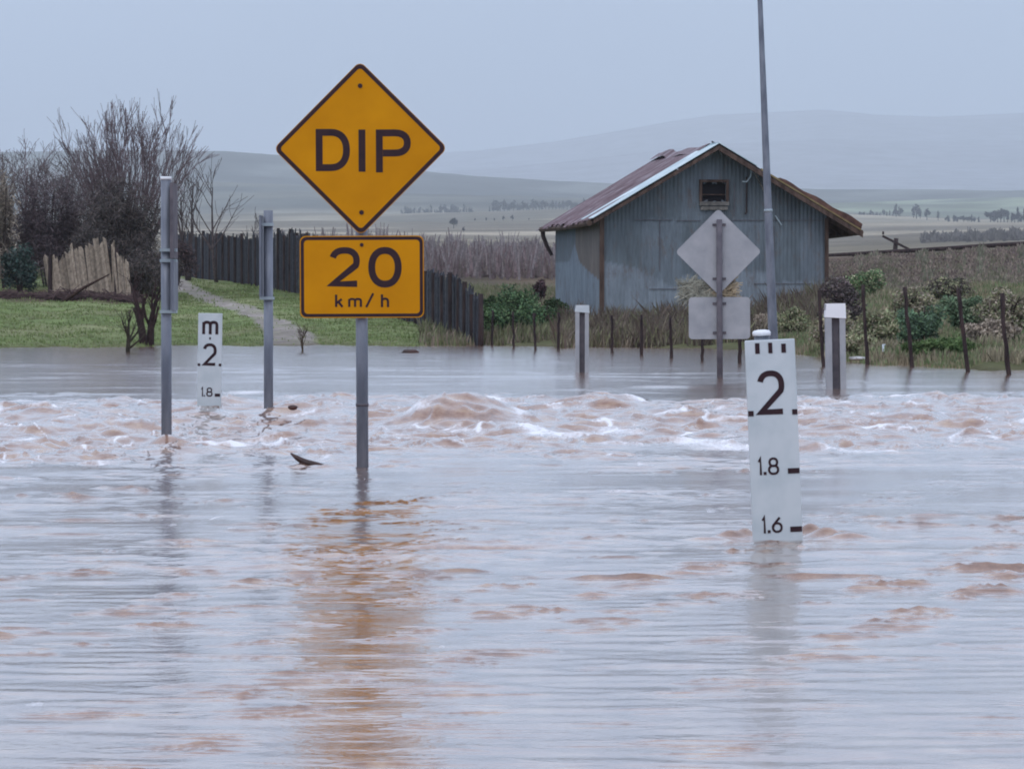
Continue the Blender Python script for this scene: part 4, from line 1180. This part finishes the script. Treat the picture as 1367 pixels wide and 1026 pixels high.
bush(235, 90, 318, 60, "reddish brown thicket at the slab fence's far end", [(0.09, 0.06, 0.06), (0.06, 0.045, 0.048)], 38, 4000, .045, aspect=.22, stems=7, upbias=.5)
# brush pile and dead branch on the soil line
def heap(name, label, pts, n, col, seed, thick=.10, cat="brush pile"):
    rnd = random.Random(seed); mb = MB(); o0 = pts[0]
    for i in range(n):
        q = rnd.random() * (len(pts) - 1); k = int(q); p = pts[k].lerp(pts[k + 1], q - k) - o0
        a = rnd.gauss(0, .5); l = rnd.uniform(.06, .28); c = rnd.uniform(.6, 1.4); mb.col = tuple(x * c for x in col)
        z = abs(rnd.gauss(0, thick)); y = rnd.gauss(0, .15); dx = Vector((math.cos(a) * l, rnd.gauss(0, .08), math.sin(a) * l * .6)); p = p + Vector((0, y, z))
        mb.tube([p - dx, p + Vector((0, 0, rnd.gauss(0, .02))), p + dx], [.008, .012, .006], 3)
    o = mb.build(name, M['bark']); o.location = o0
    tag(o, label, cat)
heap("brush_pile", "long low pile of dark red-brown brush along the lawn's upper edge", [ground_px(a, 74.5) for a in (-20, 20, 60, 100, 150, 185)], 900, (0.075, 0.05, 0.048), 4, .06)
mb = MB(); a, b, c_ = PT(72, 411, 73.5), PT(112, 384, 73.5), PT(146, 366, 73.6)
mb.col = (0.05, 0.03, 0.025); mb.tube([Vector((0, 0, 0)), b - a, c_ - a], [.04, .03, .012], 6); mb.tube([(b - a) * .6, (b - a) * .6 + Vector((-.05, 0, .14))], [.015, .006], 4)
o = mb.build("fallen_branch", M['bark'], None, True); o.location = a; tag(o, "fallen dark branch leaning across the pale fence", "branch")

# grass blades on the lawn and rough growth at the banks
def blades(name, label, pxr_, Yr_, n, h, cols, seed, wdt=.012, dens=None, lean=.35):
    rs = rng(seed); px = rs.uniform(pxr_[0], pxr_[1], n); Y = Yr_[0] + (Yr_[1] - Yr_[0]) * rs.uniform(0, 1, n) if not callable(Yr_) else Yr_(px, rs)
    cl = vnoise((px - 683.5) / F * Y, Y, seed + 100, 10, .4, 2.5)
    keep = cl > (-.4 if dens is None else dens)
    px, Y, cl = px[keep], Y[keep], cl[keep]; n = len(px)
    Z_ = terrain_z(px, Y); ok = Z_ > FARW - .04; px, Y, Z_, cl = px[ok], Y[ok], Z_[ok], cl[ok]; n = len(px)
    X = (px - 683.5) / F * Y
    hh = (np.interp(px, *h[0]) if isinstance(h, tuple) and isinstance(h[0], tuple) else h) * rs.uniform(.4, 1.15, n) * np.clip(.75 + .3 * cl, .35, 1.4)
    az = rs.uniform(0, 6.283, n); ln = np.abs(rs.normal(0, lean, n)); w = wdt * rs.uniform(.6, 1.4, n)
    bx, by = np.cos(az + 1.57) * w, np.sin(az + 1.57) * w
    tx, ty = np.cos(az) * hh * ln, np.sin(az) * hh * ln
    A = np.stack([X - bx, Y - by, Z_ - .02], 1); B = np.stack([X + bx, Y + by, Z_ - .02], 1)
    Cc = np.stack([X + bx * .5 + tx * .5, Y + by * .5 + ty * .5, Z_ + hh * .6], 1); D_ = np.stack([X + tx, Y + ty, Z_ + hh], 1)
    V_ = np.stack([A, B, Cc, D_], 1).reshape(-1, 3); Q_ = np.arange(n * 4).reshape(n, 4)
    cols = np.array(cols); ci = (np.clip(cl * .35 + .5 + rs.normal(0, .25, n), 0, .999) * len(cols)).astype(int)
    C_ = np.repeat(cols[ci] * rs.uniform(.75, 1.25, (n, 1)), 4, 0)
    o = mesh_np(name, V_, Q_, M['foliage'], C_)
    tag(o, label, None, None, "stuff")
def not_path(px, rs):
    Y = rs.uniform(53, 98, len(px)); c = path_c(Y); w = path_w(Y) * .85
    hit = np.abs(px - c) < w
    Y[hit & (rs.uniform(size=len(px)) < .93)] = 20.0
    return Y
blades("lawn_grass", "short bright green grass of the left bank and path verges", (-80, 600), not_path, 70000, .045, [(0.20, 0.20, 0.10), (0.18, 0.23, 0.085), (0.15, 0.205, 0.075), (0.20, 0.25, 0.10)], 61, .014, -2)
blades("reeds", "brown reeds and dry grass at the foot of the shed", (742, 1100), (54.5, 67), 26000, .36, [(0.16, 0.135, 0.10), (0.25, 0.21, 0.15), (0.18, 0.18, 0.10), (0.13, 0.10, 0.08)], 62, .010)
blades("bank_grass", "green and straw coloured rank grass on the right bank", (1030, 1450), (38, 62), 70000, .11, [(0.28, 0.23, 0.15), (0.20, 0.24, 0.12), (0.14, 0.20, 0.085), (0.22, 0.24, 0.13), (0.29, 0.25, 0.17)], 63, .010, -1.2)
blades("dry_grass", "tan dry grass over the brown slope behind the right bank", (1100, 1500), (62, 88), 55000, .085, [(0.25, 0.205, 0.165), (0.20, 0.16, 0.14), (0.30, 0.25, 0.20), (0.18, 0.18, 0.12)], 64, .014, -1.0)
blades("crest_grass", "short brown grass along the crest under the dark rail", (1100, 1500), (88, 101), 16000, .03, [(0.20, 0.16, 0.14), (0.25, 0.20, 0.16)], 66, .02, -1.0)
blades("field_grass", "tan rough grass between slab fence and shed", (560, 760), (57, 140), 45000, .22, [(0.20, 0.17, 0.12), (0.25, 0.20, 0.15), (0.16, 0.17, 0.09)], 65, .014, -1.0)

# green shrubs between slab fence and shed, and on the right bank
for i, (px, Y, yt, w, lb, cs) in enumerate([
    (664, 62, 398, 44, "bright green shrub touching the slab fence's lower end", GR),
    (688, 64, 380, 52, "tallest green shrub halfway from slab fence to shed", GR),
    (718, 62, 400, 50, "green shrub against the shed's left wall", GR),
    (735, 66, 392, 36, "darker green shrub at the shed's rear corner", [(0.04, 0.075, 0.03), (0.055, 0.09, 0.035)]),
    (652, 70, 392, 30, "small dark green shrub behind the slab fence's end post", [(0.04, 0.075, 0.03), (0.055, 0.09, 0.035)])]):
    bush(px, Y, yt + 3, w * 1.3, lb, cs, 70 + i, 5000, .026, group="green shrubs between fence and shed", aspect=.55)
bush(721, 96, 372, 20, "small maroon bush on the tan field left of the shed", [(0.06, 0.03, 0.035), (0.08, 0.045, 0.05)], 80, 900, .05, aspect=.4)
for i, (px, Y, yt, w, yb_, lb, cs) in enumerate([
    (1152, 60, 357, 52, None, "rounded bright green shrub just right of the shed", GR + OL),
    (1122, 50, 374, 56, None, "dark brown bramble beside the shed's right corner", BR + PU),
    (1060, 53, 412, 46, None, "olive weeds heaped below the shed's right half", OL),
    (1025, 56, 418, 50, None, "straw-coloured weeds behind the top of the depth gauge", TN),
    (1180, 45, 412, 70, None, "wide olive green shrub behind the second tall fence post", OL),
    (1232, 43.5, 405, 64, None, "deep green shrub between the leaning fence posts", [(0.09, 0.15, 0.09), (0.12, 0.19, 0.10), (0.075, 0.11, 0.075)]),
    (1290, 45, 392, 60, None, "dark green shrub behind the most tilted fence post", [(0.10, 0.16, 0.09), (0.14, 0.18, 0.11)]),
    (1345, 44, 385, 70, None, "straw and green thicket at the photo's right edge", OL + TN),
    (1150, 43.2, 440, 60, None, "low green weeds between guide post and tall fence post", OL),
    (1255, 40.6, 452, 90, None, "low bright grass-green shrub at the right waterline", [(0.07, 0.12, 0.04), (0.09, 0.13, 0.05)]),
    (1325, 41.5, 425, 60, None, "tan dead weed clump left of the knobbly post", TN),
    (1212, 51, 380, 56, None, "olive and straw bramble behind the second leaning post", OL + TN),
    (1268, 56, 370, 64, None, "brown bramble on the slope below the dark rail", OL + BR),
    (1118, 46.5, 412, 56, None, "straw weeds behind the white-capped guide post", TN + OL)]):
    bush(px, Y, yt, w * 1.15, lb, [tuple(c * 1.38 for c in cc) for cc in cs], 90 + i, 6500, .024, ybot=yb_, aspect=.4, stems=6)
for i, (px, Y, yt, w, lb) in enumerate([
    (800, 62, 428, 60, "brown dock weeds against the shed wall right of the small guide post"),
    (870, 62, 420, 70, "brown weeds with dark seed heads below the shed's middle"),
    (925, 60, 424, 60, "brown weeds behind the grey sign's lower plate")]):
    bush(px, Y, yt, w, lb, TN + BR, 120 + i, 2200, .03, aspect=.3, stems=8, upbias=.8)

# bare willow thicket across the middle distance
def thicket(name, label, pxa, pxb, Ya, Yb, n, h, cols, seed, wd=.05):
    rs = rng(seed); px = rs.uniform(pxa, pxb, n); Y = rs.uniform(Ya, Yb, n); X = (px - 683.5) / F * Y
    Z_ = terrain_z(px, Y); cl = vnoise(px / 9.0, Y / 30.0, seed, 10, 1.0, 6)
    hh = h * rs.uniform(.35, 1.1, n) * np.clip(.8 + .32 * cl, .25, 1.5)
    sx = rs.normal(0, .16, n) * hh; q = rs.uniform(0, .6, n)
    w = wd * rs.uniform(.5, 1.3, n)
    b0 = np.stack([X + sx * q, Y, Z_ + hh * q], 1); t0 = np.stack([X + sx, Y, Z_ + hh], 1)
    wv = np.stack([w, rs.normal(0, .02, n), np.zeros(n)], 1)
    V_ = np.stack([b0 - wv, b0 + wv, t0 + wv * .3, t0 - wv * .3], 1).reshape(-1, 3); Q_ = np.arange(n * 4).reshape(n, 4)
    cols = np.array(cols); ci = (np.clip(cl * .3 + .5 + rs.normal(0, .2, n), 0, .999) * len(cols)).astype(int)
    o = mesh_np(name, V_, Q_, M['foliage'], np.repeat(cols[ci] * rs.uniform(.7, 1.3, (n, 1)), 4, 0))
    tag(o, label, None, None, "stuff")
thicket("willow_thicket", "bare grey-purple willow thicket across the fields behind the slab fence", 380, 800, 190, 300, 20000, 1.75, [(0.17, 0.135, 0.12), (0.15, 0.105, 0.105), (0.19, 0.14, 0.14), (0.21, 0.175, 0.17), (0.24, 0.21, 0.21)], 71, .07)
thicket("far_scrub", "brown scrub over the slope below the dark rail", 1100, 1480, 66, 88, 11000, .13, [(0.15, 0.115, 0.11), (0.22, 0.175, 0.15), (0.28, 0.23, 0.19), (0.18, 0.18, 0.13)], 72, .025)
thicket("grey_scrub", "grey distant scrub beyond the dark rail", 1230, 1500, 700, 900, 5000, 1.6, [(0.11, 0.10, 0.10), (0.15, 0.14, 0.13)], 73, .3)

# dark rail along the top of the right bank
Yk = 103.0; pts = [PT(p, y, Yk) for p, y in ((1075, 342), (1140, 339), (1200, 335.5), (1260, 332), (1320, 328), (1400, 323.5), (1520, 317.5))]
mb = MB(); mb.tube([p - pts[0] for p in pts], [.03, .055, .06, .062, .065, .065, .065], 6)
rk = empty("bank_rail", pts[0], (0, 0, 0), "long thin dark rail along the crest of the brown right bank", "rail")
mb.build("rail", M['post_wood'], rk, True)
for p in pts[::1]:
    m2 = MB(); q = p - pts[0]; gz = ground_at(p.x, p.y) - pts[0].z
    m2.tube([Vector((q.x, q.y + .05, min(gz, q.z) - .4)), Vector((q.x, q.y + .05, q.z))], .04, 5); m2.build("support", M['post_wood'], rk)
# tilted crossarm pole beyond the rail
Yx = 150.0; c0 = PT(1192, 352, Yx)
rx_ = empty("crossarm_pole", c0, (0, 0, 0), "tilted dark pole top with slanting crossarm beyond the bank rail", "power pole")
mb = MB(); a, b = PT(1191, 375, Yx), PT(1196.5, 318, Yx); mb.tube([a - c0, b - c0], [.11, .09], 7); mb.build("pole", M['post_wood'], rx_, True)
mb = MB(); a, b = PT(1178, 315, Yx - .12), PT(1214, 333, Yx - .12); mb.beam(a - c0, b - c0, .08, .09); mb.build("crossarm", M['post_wood'], rx_)
mb = MB(); a = PT(1179, 313, Yx - .12); mb.tube([a - c0, a - c0 + Vector((0, 0, .12))], .04, 6); mb.build("insulator", M['post_wood'], rx_, True)

# ------------------------------------------------------------------ far trees
def far_tree_proto(seed, H=8.0, W=5.0, col=(0.035, 0.036, 0.045), label="x", cone=False):
    r = empty("far_tree", (0, 0, 0)); rs = rng(seed)
    mb = MB(); mb.col = (0.05, 0.045, 0.045)
    mb.tube([(0, 0, -.5), (0.1, 0, H * .3), (0, 0, H * .8)], [.28, .2, .06], 5); mb.build("trunk", M['bark'], r)
    n = 420; V_, Q_, C_ = leaf_np(n, (0, 0, H * .57), (W / 2, W / 2, H * .46), .42, [col, tuple(c * 1.3 for c in col), tuple(c * .75 for c in col)], seed, hollow=.1, aspect=.6, lumps=9)
    if cone:
        f = np.clip(1.35 - V_[:, 2] / H, .15, 1.2); V_[:, 0] *= f; V_[:, 1] *= f
    mesh_np("crown", V_, Q_, M['foliage'], C_, parent=r)
    return r
def copy_tree(src):
    c = src.copy(); COL.objects.link(c)
    for ch in list(src.children):
        d = ch.copy(); COL.objects.link(d); d.parent = c
    return c
protos = [far_tree_proto(1), far_tree_proto(2, 9, 4.0, cone=True), far_tree_proto(3, 7.5, 6.0), far_tree_proto(4, 9, 3.4, cone=True)]
used = [False] * 4
def put_far(px, Y, hpx, label, group, k, wide=1.0):
    if not used[k]: o = protos[k]; used[k] = True
    else: o = copy_tree(protos[k])
    g = ground_px(px, Y); H0 = (8.0, 9.0, 7.5, 9.0)[k]; sc = hpx / F * Y / H0
    o.location = g; o.scale = (sc * wide, sc * wide, sc); o.rotation_euler = (0, 0, random.uniform(0, 6.28))
    tag(o, label, "tree", group)
random.seed(77)
GL = "dark tree in the tree line under the grey hill between sign and shed"
x = 536.0
while x < 782:
    if 632 < x < 646: x += 10; continue
    put_far(x, 2680 + random.uniform(-60, 60), random.uniform(10, 19) * (1.15 if 655 < x < 700 else 1), GL, "tree line under the grey hill", random.randrange(4), 1.2)
    x += random.uniform(2.6, 5.6)
GL = "dark tree in the scattered tree line right of the shed"
for xa, xb, st_x, hh in ((1150, 1200, 5, 7), (1196, 1204, 6, 13), (1219, 1231, 6, 15), (1237, 1241, 9, 12), (1252, 1256, 9, 11), (1265, 1300, 8, 9), (1300, 1310, 7, 11), (1322, 1420, 5.5, 15), (1106, 1130, 9, 6)):
    x = xa
    while x < xb:
        yw = np.interp(x, [1100, 1200, 1300, 1420], [2500, 2300, 1900, 1600])
        put_far(x, yw + random.uniform(-40, 40), hh * random.uniform(.95, 1.5), GL, "scattered tree line right of the shed", random.randrange(4), 1.15)
        x += st_x * random.uniform(.6, 1.0)
for px, hp, lb in ((649, 6, None), (660, 5, None), (672, 8, None), (684, 9, None), (706, 4, None), (634, 5, None)):
    put_far(px, 1750, hp, "small dark tree alone on the pale field below the tree line", "small field trees below the tree line", 0, 1.0)
put_far(605.5, 1350, 17, "lone round grey-purple tree on the pale field right of the sign", None, 2, 1.05)
put_far(619, 1150, 9, "squat bush tree beside the lone round tree", None, 0, .9)
for pr, u in zip(protos, used):
    if not u:
        for ch in list(pr.children): bpy.data.objects.remove(ch)
        bpy.data.objects.remove(pr)

# ------------------------------------------------------------------ small things afloat and ashore
Yd = CAMZ * F / (625 - 400.0); a = PT(425, 625, Yd); rnd = random.Random(2)
mb = MB(); P_ = [PT(440, 627, Yd), PT(424, 624, Yd), PT(408, 621, Yd), PT(396, 614, Yd), PT(388, 608, Yd)]
mb.tube([p - a for p in P_], [.006, .015, .019, .012, .004], 8)
mb.tube([P_[2] - a, P_[2] - a + Vector((-.05, -.05, -.012))], [.012, .004], 5)
o = mb.build("driftwood", M['drift'], None, True); o.location = a + Vector((0, 0, .012)); tag(o, "dark red driftwood branch snagged beside the sign pole", "driftwood")
Yd = dist_for(471); a = PT(548, 471, Yd); mb = MB()
mb.tube([(-.11, 0, -.01), (-.08, 0, .012), (.06, .02, .014), (.11, .01, -.005)], [.02, .035, .036, .02], 8)
o = mb.build("floating_log", M['drift'], None, True); o.location = (a.x, a.y, FARW); tag(o, "short black log floating right of the speed plate", "log")
def pebble(px, py, Y, r_, label, seed, sc=(1.3, 1, .6)):
    rs = rng(seed); import bmesh
    bm = bmesh.new(); bmesh.ops.create_icosphere(bm, subdivisions=3, radius=r_)
    for v in bm.verts:
        v.co = Vector((v.co.x * sc[0], v.co.y * sc[1], v.co.z * sc[2])) * (1 + .12 * math.sin(v.co.x * 40 / r_ * .05 + seed) + .08 * math.sin(v.co.z * 90 + v.co.y * 60))
    me = bpy.data.meshes.new("stone"); bm.to_mesh(me); bm.free(); me.materials.append(M['stone'])
    me.polygons.foreach_set("use_smooth", [True] * len(me.polygons))
    o = bpy.data.objects.new("stone", me); COL.objects.link(o); o.location = PT(px, py, Y); tag(o, label, "stone"); return o
dl = pebble(391, 544, 23.9, .022, "x", 8, (1.5, .9, .7))
dl.name = "floating_debris"; dl.data.materials.clear(); dl.data.materials.append(M['drift']); tag(dl, "small dark lump of debris in the rapids by the shorter pole", "debris")
pebble(1328, 488, 38.2, .05, "white stone at the right waterline beside the knobbly post", 3)
pebble(1146, 478, 41.5, .06, "pale flat stone on the bank behind the white-capped guide post", 4, (1.6, 1, .4))
a = PT(1179, 476, 42.0); mb = MB(); mb.tube([(0, 0, -.1), (0, 0, .14)], .012, 6); mb.tube([(-.01, 0, .11), (.025, 0, .14)], .006, 4)
o = mb.build("stake", M['white'], None, True); o.location = a; tag(o, "short pale stake in the right bank's grass between two tall posts", "stake")
